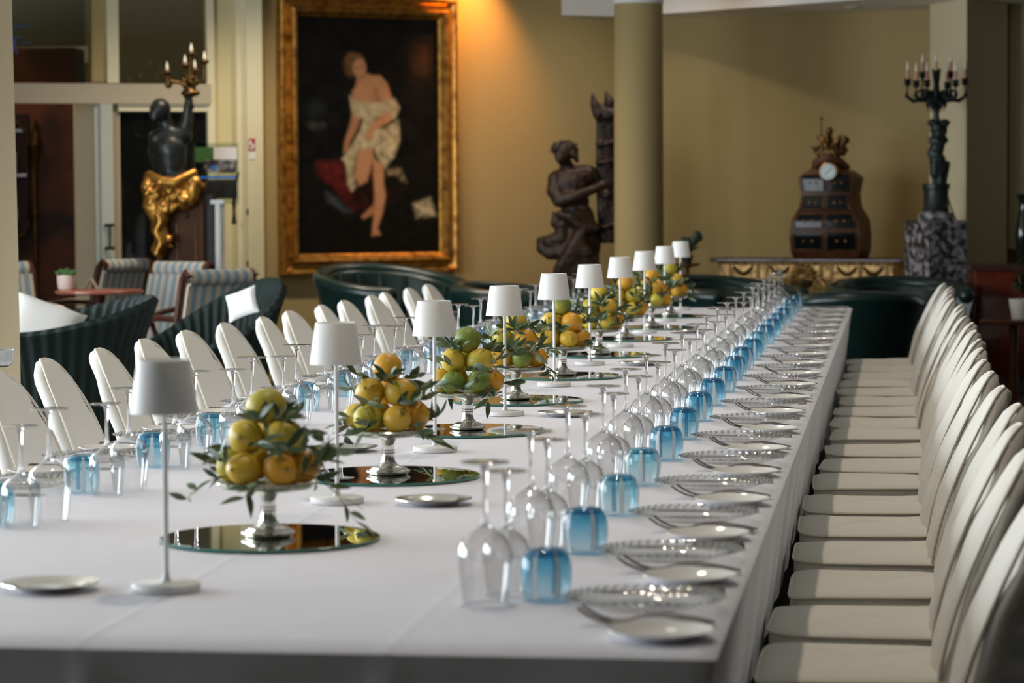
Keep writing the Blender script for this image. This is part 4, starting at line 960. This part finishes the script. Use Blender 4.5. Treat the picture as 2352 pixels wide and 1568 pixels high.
# clear picture stand with hanging cord, white post
lc = Lc(500, 20.2); t = thing('information_display', 'clear acrylic photo display hanging by the door, showing a garden view', 'display', lc.base, yaw)
e = lambda px, py, y=0.: tuple(lc(px, py, y))
xa, xb, za, zb_ = e(447, 0)[0], e(549, 0)[0], e(0, 470)[2], e(0, 331)[2]
MB().box(xa, xb, -.004, .004, za, zb_).build('acrylic_sheet', M['clear_acrylic'], t, 0)
for nm, bx, col in (('print_sky', (492, 338, 545, 366), 'sign_white'), ('print_garden', (450, 338, 492, 372), 'plant'), ('print_path', (470, 366, 545, 396), 'marble_grey'), ('print_banner', (455, 404, 545, 410), 'sticker_blue'), ('print_building', (476, 412, 545, 456), 'bronze'), ('print_car', (486, 380, 498, 390), 'sticker_blue')):
    q0, q1 = e(bx[0], bx[3]), e(bx[2], bx[1]); dy = {'print_car': -.0105, 'print_path': -.009, 'print_building': -.009}.get(nm, -.0075)
    MB().box(q0[0], q1[0], dy, -.0042, q0[2], q1[2]).build(nm, M[col], t, 0)
MB().tube([e(549, 395, -.01), e(545, 410, -.02), e(540, 430, -.03), e(538, 470, -.03), e(538, 505, -.03)], [.008, .010, .012, .014, .016], 8).build('cord', M['black'], t)
MB().lathe([(.012, 0), (.02, -.02), (.014, -.035)], 10, e(538, 503, -.03)).build('cord_tassel', M['black'], t)
MB().box(e(505, 0)[0], e(515, 0)[0], .01, .03, 0, e(0, 470)[2]).build('stand_pole', M['metal_white'], t, 0)
lc = Lc(499, 19.3); t = thing('barrier_post', 'slim white metal post with a flat T-shaped top', 'post', lc.base, yaw)
e = lambda px, py, y=0.: tuple(lc(px, py, y))
MB().box(e(494, 0)[0], e(505, 0)[0], -.015, .015, .02, e(0, 470)[2]).build('shaft', M['metal_white'], t, 0)
MB().box(e(484, 0)[0], e(514, 0)[0], -.03, .03, e(0, 470)[2], e(0, 461)[2]).build('top_bar', M['metal_white'], t, 0)
MB().lathe([(.14, 0), (.14, .01), (.03, .025)], 24).build('foot', M['metal_white'], t)

# gilt console with marble top
lc = Lc(1865, 21.0); rzc = FARR.rz; t = thing('console_table', 'carved gilt console table with a dark red marble top', 'table', lc.base, rzc)
e = lambda px, py, y=0.: tuple(lc(px, py, y)); W2 = .74; zt = e(0, 600)[2]
mb = MB(); mb.box(-W2, W2, -.22, .22, zt-.032, zt); o = mb.build('marble_top', M['marble_red'], t, 0); mo = o.modifiers.new('b', 'BEVEL'); mo.width = .01; mo.segments = 2
MB().box(-W2+.07, W2-.07, -.18, .19, zt-.17, zt-.032).build('frieze', M['gilt_pale'], t, 0)
for z in (zt-.045, zt-.16): MB().tube([(-W2+.06, -.185, z), (W2-.06, -.185, z)], .009, 8).build('moulding', M['gilt_pale'], t)
for xx in (-.60, -.37, -.30, .12, .20, .42, .62): MB().box(xx-.012, xx+.012, -.192, -.17, zt-.155, zt-.04).build('divider', M['gilt_dark'], t, 0)
for xc in (-.485, -.20, .32, .52):
    wd = .075; MB().tube([(xc-wd+2*wd*i/10, -.19, zt-.065-.055*math.sin(PI*i/10)) for i in range(11)], [.008+.008*math.sin(PI*i/10) for i in range(11)], 8).build('swag', M['gilt_dark'], t)
MB().lathe([(.0, .01), (.09, .008), (.1, 0)], 24, (0, 0, 0)).build('shell_back', M['gilt_dark'], t).matrix_local = Matrix.Translation((-.02, -.19, zt-.14)) @ Matrix.Rotation(PI/2, 4, 'X')
for i in range(11):
    a = PI*(i/10)*1.1-.05*PI; MB().tube([(-.02+.03*math.cos(a), -.20, zt-.15+.03*math.sin(a)), (-.02+.08*math.cos(a), -.215, zt-.15+.08*math.sin(a)), (-.02+.115*math.cos(a), -.20, zt-.15+.105*math.sin(a))], [.006, .013, .010], 7).build('shell_rib', M['gilt_pale'], t)
for sx in (-1, 1):
    for j in range(3):
        P = [(-.02+sx*(.12+.13*j)+sx*.05*math.cos(a)*(1-a/9), -.19, zt-.21+.05*math.sin(a)*(1-a/9)) for a in [q*.5 for q in range(14)]]; MB().tube(P, .011, 7).build('scroll', M['gilt_pale'], t)
    MB().tube([(sx*.6, -.15, zt-.17), (sx*.64, -.17, zt-.3), (sx*.58, -.13, zt-.55), (sx*.52, -.1, .12), (sx*.56, -.13, 0)], [.06, .055, .035, .03, .04], 10).build('leg', M['gilt_pale'], t)
    MB().tube([(sx*.6, .15, zt-.17), (sx*.6, .15, 0)], [.04, .03], 8).build('leg', M['gilt_dark'], t)
MB().box(-W2+.09, -W2+.15, -.195, -.17, zt-.15, zt-.05).build('corner_panel', M['gilt_pale'], t, 0)
ZCON = zt
# bombe clock bureau on the console
lc = Lc(1907, 20.95); t = thing('clock_bureau', 'small black lacquer bureau with eight drawers and a clock on top', 'clock', (lc.base.x, lc.base.y, ZCON+.001), rzc+.06)
kp = 20.95/FPX
PR = [(0, 80, .15), (12, 86, .17), (50, 88, .19), (85, 84, .19), (115, 66, .165), (145, 62, .15), (165, 66, .15), (182, 69, .15), (194, 58, .14), (202, 40, .12)]   # height px, half width px, depth
def bw(z):
    for (a, w0, d0), (b_, w1, d1_) in zip(PR, PR[1:]):
        if a*kp <= z <= b_*kp+1e-9: f = (z-a*kp)/((b_-a)*kp); return (w0+(w1-w0)*f)*kp, d0+(d1_-d0)*f
    return PR[-1][1]*kp, PR[-1][2]
R = []
for i in range(41):
    z = 202*kp*i/40; hw_, dp = bw(z); ring = [(-hw_, .14), (-hw_, .0), (-hw_*.97, -dp*.8)]+[(-hw_*.92+1.84*hw_*j/8, -dp-.015*math.cos((j/8-.5)*PI)) for j in range(9)]+[(hw_*.97, -dp*.8), (hw_, 0), (hw_, .14)]; R.append([(x, y, z) for x, y in ring])
MB().rings(R).build('carcass', M['walnut'], t, 40)
ROWS = [(18, 58), (68, 100), (110, 142), (152, 190)]
for ri, (za, zb_) in enumerate(ROWS):
    for sx in (-1, 1):
        def f(u, v, off=.006):
            z = (za+(zb_-za)*v)*kp; hw_, dp = bw(z); x = sx*hw_*(.06+.76*u); return (x, -dp-.015*math.cos(x/(1.84*hw_)*PI)-off, z)
        fr = MB(); fr.grid(f, 8, 8); fr.grid(lambda u, v: f(u, v, .0), 8, 8); d_ = fr.build('drawer', M['lacquer'], t, 60)
        edge_ = [f(u, 0) for u in [i/8 for i in range(9)]]+[f(1, v) for v in [i/8 for i in range(9)]]+[f(1-u, 1) for u in [i/8 for i in range(9)]]+[f(0, 1-v) for v in [i/8 for i in range(8)]]
        MB().tube(edge_, .005, 6, closed=True).build('rim', M['gilt_dark'], d_)
        for u in (.35, .65): MB().ball(f(u, .5, .012), .010, 8, 6).build('knob', M['gilt'], d_)
cz_ = 196*kp
o = MB().lathe([(.0, .05), (.062, .05), (.068, .045), (.074, .03), (.074, 0)], 32).build('clock_case', M['gilt'], t, 40); MXC = Matrix.Translation((.026, -.16, cz_)) @ Matrix.Rotation(PI/2, 4, 'X'); o.matrix_local = MXC
o2 = MB().lathe([(.0, .053), (.060, .053), (.061, .050)], 32).build('clock_face', M['clock_face'], t, 40); o2.matrix_local = MXC
for k_ in range(12):
    a = 2*PI*k_/12; MB().box(-.0022, .0022, .043, .055, .0535, .0545).build('hour_mark', M['black'], o2, 0).rotation_euler = (0, 0, a)
for L, a in ((.030, 2.2), (.042, -.7)):
    MB().box(-.0022, .0022, 0, L, .055, .056).build('clock_hand', M['black'], o2, 0).rotation_euler = (0, 0, a)
blob('clock_hood', [('c', [(-.10, -.08, cz_-.01), (-.085, -.09, cz_+.06), (0.02, -.09, cz_+.11), (.09, -.08, cz_+.06), (.15, -.07, cz_+.035)], [.035, .04, .05, .045, .02]), ('e', (.02, -.05, cz_+.04), (.10, .06, .08)), ('c', [(-.11, -.08, cz_), (-.10, -.07, cz_-.06)], [.03, .02])], .010, M['walnut'], t, 2)
gr_ = random.Random(6); orn = [('e', (.03, -.07, cz_+.15), (.10, .05, .045)), ('c', [(-.01, -.07, cz_+.18), (.0, -.07, cz_+.25), (.005, -.07, cz_+.27)], [.045, .035, .02]), ('e', (.01, -.07, cz_+.305), (.028, .028, .032)), ('c', [(-.005, -.07, cz_+.25), (-.055, -.07, cz_+.255), (-.075, -.07, cz_+.26)], [.022, .018, .02]),
  ('c', [(-.055, -.08, cz_+.22), (-.05, -.08, cz_+.40)], [.008, .006]), ('e', (-.05, -.08, cz_+.40), (.016, .012, .012)), ('c', [(.03, -.07, cz_+.2), (.075, -.07, cz_+.23), (.085, -.07, cz_+.27)], [.03, .025, .012]), ('e', (.13, -.07, cz_+.235), (.035, .03, .03)), ('c', [(.10, -.07, cz_+.17), (.115, -.07, cz_+.21), (.12, -.07, cz_+.27)], [.03, .022, .01]), ('c', [(.12, -.07, cz_+.22), (.125, -.08, cz_+.15)], [.015, .006])]
for i in range(34):
    a, r = gr_.uniform(0, 6.28), gr_.uniform(.03, .12); orn.append(('e', (.02+r*math.cos(a), -.08+gr_.uniform(-.03, .03), cz_+.17+.06*math.sin(a)), tuple(gr_.uniform(.012, .024) for _ in range(3))))
for i in range(6): orn.append(('c', [(-.03, -.08, cz_+.15), (-.08-.01*i, -.08, cz_+.10+.018*i)], [.016, .006]))
blob('gilt_figures', orn, .007, M['gilt_dark'], t, 1)

# marble pedestal with bronze candelabrum
lc = Lc(2150, 20.0); t = thing('marble_pedestal', 'square grey mottled marble pedestal carrying the bronze candelabrum', 'pedestal', lc.base, yaw+.42)
e = lambda px, py, y=0.: tuple(lc(px, py, y)); zt = e(2150, 505)[2]; hs = .158
MB().box(-hs, hs, -hs, hs, .12, zt).build('block', M['marble_grey'], t, 0); MB().box(-hs-.03, hs+.03, -hs-.03, hs+.03, 0, .12).build('plinth', M['marble_grey'], t, 0)
t = thing('candelabrum', 'tall dark bronze candelabrum with a cherub stem and pink candles', 'candelabrum', (lc.base.x, lc.base.y, zt+.001), yaw)
e = lambda px, py, y=0.: (lc(px, py, y)[0], y, lc(px, py, y)[2]-zt)
MB().lathe([(.125, 0), (.13, .02), (.125, .045), (.10, .06), (.085, .065)], 32).build('base', M['marble_grey'], t)
z0 = .065; MB().lathe([(.095, z0), (.098, z0+.01), (.09, z0+.02), (.088, e(0, 440)[2]-.02), (.098, e(0, 440)[2]-.012), (.098, e(0, 432)[2])], 32).build('drum', M['bronze_green'], t)
blob('cherub', [('c', [e(2147, 430), e(2147, 400), e(2149, 375)], [.035, .036, .045]), ('c', [e(2162, 430), e(2160, 400), e(2157, 375)], [.035, .036, .045]), ('e', e(2153, 366), (.062, .055, .045)), ('c', [e(2153, 362), e(2152, 340), e(2154, 325)], [.05, .056, .046]), ('e', e(2154, 308, -.02), (.042, .044, .046)),
  ('c', [e(2146, 330), e(2137, 322), e(2141, 300), e(2140, 285)], [.025, .022, .02, .02]), ('c', [e(2162, 330), e(2172, 322), e(2170, 302), e(2168, 285)], [.025, .022, .02, .02]), ('c', [e(2146, 360), e(2136, 352), e(2140, 342)], [.03, .026, .02]), ('e', e(2142, 282), (.042, .04, .028)), ('e', e(2169, 282), (.042, .04, .028)), ('e', e(2154, 292), (.05, .05, .03)),
  ('c', [e(2165, 430, .02), e(2172, 395, .02), e(2178, 375, .02)], [.03, .026, .02])], .011, M['bronze_green'], t, 2)
MB().lathe([(.03, e(0, 290)[2]), (.02, e(0, 275)[2]), (.028, e(0, 262)[2]), (.045, e(0, 250)[2]), (.05, e(0, 240)[2]), (.03, e(0, 228)[2]), (.022, e(0, 205)[2]), (.03, e(0, 180)[2]), (.034, e(0, 170)[2])], 20).build('centre_stem', M['bronze_green'], t)
for i in range(9):
    a = 2*PI*i/9+.35; up_ = (i % 3 == 0); r = .115 if up_ else .205+.01*(i % 2); zc = e(0, (178 if up_ else 196+5*(i % 2)))[2]; zm = e(0, 232)[2]
    c_, s_ = math.cos(a), math.sin(a)
    P = [(.03*c_, .03*s_, zm+.01), (.3*r*c_, .3*r*s_, zm+.02), (.55*r*c_, .55*r*s_, zm-.025), (.8*r*c_, .8*r*s_, zm-.035), (r*1.04*c_, r*1.04*s_, zm), (r*c_, r*s_, zc-.02)]
    ar = MB().tube(P, [.018, .016, .016, .016, .015, .012], 8).build('arm', M['bronze_green'], t)
    MB().tube([(r*c_*(.55+.13*math.cos(q*.6)), r*s_*(.55+.13*math.cos(q*.6)), zm+.012+.030*math.sin(q*.6)) for q in range(9)], .010, 6).build('scroll', M['bronze_green'], ar)
    MB().lathe([(.012, zc-.04), (.030, zc-.022), (.018, zc-.012), (.026, zc), (.032, zc+.006), (.014, zc+.012)], 14, (r*c_, r*s_, 0)).build('drip_pan', M['bronze_green'], ar)
    cn = MB().lathe([(.0125, zc+.008), (.0125, zc+.075)], 12, (r*c_, r*s_, 0)).build('candle', M['candle'], t)
    MB().lathe([(.006, zc+.075), (.010, zc+.088), (.009, zc+.105), (.003, zc+.135), (.0, zc+.142)], 10, (r*c_, r*s_, 0), cap=False).build('flame_bulb', M['bulb'], cn)
for i in range(6):
    a = 2*PI*i/6; MB().tube([(.035*math.cos(a), .035*math.sin(a), e(0, 240)[2]), (.065*math.cos(a), .065*math.sin(a), e(0, 252)[2]), (.05*math.cos(a), .05*math.sin(a), e(0, 268)[2])], [.016, .014, .004], 6).build('acanthus_leaf', M['bronze_green'], t)
MB().tube([e(2175, 436, .06), e(2186, 470, .08), e(2200, 505, .09)], .006, 6).build('power_cord', M['bronze'], t)

# red commode, black vase, plant on a little table
lc = Lc(2318, 19.3); t = thing('commode', 'glossy red-brown bombe commode to the side of the marble pedestal', 'commode', lc.base, yaw-.05)
e = lambda px, py, y=0.: tuple(lc(px, py, y)); zt = e(2300, 606)[2]; R = []
for i in range(25):
    z = .12+(zt-.155)*i/24; f = (z-.12)/(zt-.155); b_ = .03*math.sin(PI*f*1.05)+.03*math.sin(2*PI*f); R.append([(-.26-b_*.4, .2, z), (-.26-b_*.4, -.12, z)]+[(-.25-b_*.4+(.5+b_*.8)*j/10, -.18-b_-.03*math.sin(PI*j/10), z) for j in range(11)]+[(.26+b_*.4, -.12, z), (.26+b_*.4, .2, z)])
MB().rings(R).build('body', M['commode'], t, 50)
MB().box(-.29, .29, -.25, .22, zt-.035, zt).build('marble_top', M['marble_red'], t, 0)
for sx in (-1, 1):
    for sy in (-.16, .17): MB().tube([(sx*.23, sy, .14), (sx*.26, sy*1.05, .07), (sx*.24, sy, 0)], [.035, .025, .02], 8).build('leg', M['gilt_dark'], t)
q = e(2352, 600); pb = lc.base+M3 @ Vector((q[0], -.02, 0))
t = thing('urn_vase', 'tall slender black vase with a flared lip standing on the commode', 'vase', (pb.x, pb.y, zt+.001), yaw)
kz = lambda py: (600-py)*19.3/FPX
MB().lathe([(.0, 0), (.045, 0), (.05, .015), (.035, .03), (.06, kz(560)), (.072, kz(540)), (.066, kz(515)), (.046, kz(485)), (.036, kz(465)), (.046, kz(448)), (.066, kz(440)), (.06, kz(440)), (.03, kz(460))], 32, cap=False).build('body', M['vase'], t, 60)
lc = Lc(2330, 17.8); e = lambda px, py, y=0.: tuple(lc(px, py, y)); zt = e(2330, 733)[2]
t = thing('occasional_table', 'small round brown table with a white potted plant', 'table', lc.base, yaw)
MB().lathe([(.0, zt), (.21, zt), (.22, zt-.01), (.21, zt-.03), (.0, zt-.03)], 40, cap=False).build('table_top', M['walnut'], t); MB().lathe([(.03, .06), (.025, .3), (.03, zt-.03)], 14).build('column', M['walnut'], t); MB().lathe([(.16, 0), (.16, .03), (.04, .06)], 24).build('base', M['walnut'], t)
q = e(2345, 733); pb = lc.base+M3 @ Vector((q[0], 0, 0)); t = thing('potted_plant', 'dark leafy plant in a white tapered pot on the round brown table', 'plant', (pb.x, pb.y, zt+.001), yaw)
MB().lathe([(.0, 0), (.055, 0), (.075, .13), (.068, .13), (.066, .12), (.0, .12)], 28, cap=False).build('pot', M['pot_white'], t)
MB().tube([(0, 0, .12), (.01, 0, .2), (-.01, 0, .28)], [.012, .008, .005], 6).build('trunk', M['stem'], t)
lm2 = leaf_mesh(.09, .018, .3, 'plant_dark')
for i in range(34):
    o = link('leaf', lm2, t, (sr.uniform(-.02, .02), sr.uniform(-.02, .02), sr.uniform(.18, .30))); o.rotation_euler = (sr.uniform(-.5, .5), sr.uniform(-1.2, .5), sr.uniform(0, 6.28))
# orchid on a thin stand behind the lamps
lc = Lc(1578, 19.9); e = lambda px, py, y=0.: tuple(lc(px, py, y)); t = thing('orchid_plant', 'dark orchid plant on a slender stand behind the lamps, beside the round column', 'plant', lc.base, yaw)
zt = e(0, 612)[2]
MB().lathe([(.12, 0), (.12, .02), (.02, .04), (.016, zt-.03), (.09, zt-.015), (.09, zt)], 20).build('stand', M['walnut'], t)
MB().lathe([(.0, zt+.001), (.03, zt+.001), (.045, zt+.06), (.04, zt+.06), (.0, zt+.05)], 20, cap=False).build('pot', M['bronze'], t)
MB().tube([(0, 0, zt+.05), e(1580, 570), e(1590, 552), e(1602, 540)], [.006, .005, .004, .003], 6).build('flower_stalk', M['stem'], t)
lm3 = leaf_mesh(.14, .024, .5, 'plant_dark'); fl = MB().ball((0, 0, 0), (.034, .014, .045), 10, 7).mesh('flower', M['plant_dark'], 180)
for i in range(7):
    o = link('leaf', lm3, t, (0, 0, zt+.055)); o.rotation_euler = (0, -.9, i*.9)
for px, py in ((1602, 542), (1594, 552), (1583, 556), (1572, 556)):
    o = link('flower', fl, t, e(px, py)); o.rotation_euler = (0, sr.uniform(-.6, .6), 0)
# steel bowl on a stand by the pale column
lc = Lc(-22, 8.6); e = lambda px, py, y=0.: tuple(lc(px, py, y)); zt = e(0, 803)[2]; t = thing('wine_cooler', 'brushed steel cooler bowl on a stand beside the white dining chairs', 'wine cooler', lc.base, yaw)
MB().lathe([(.0, zt-.052), (.045, zt-.052), (.058, zt-.045), (.064, zt-.03), (.066, zt-.003), (.069, zt), (.066, zt), (.062, zt-.005), (.0, zt-.045)], 40, cap=False).build('bowl', M['steel'], t, 50)
MB().lathe([(.13, 0), (.13, .012), (.02, .03), (.010, .06), (.010, zt-.06), (.03, zt-.051)], 24).build('stand', M['steel'], t, 50)
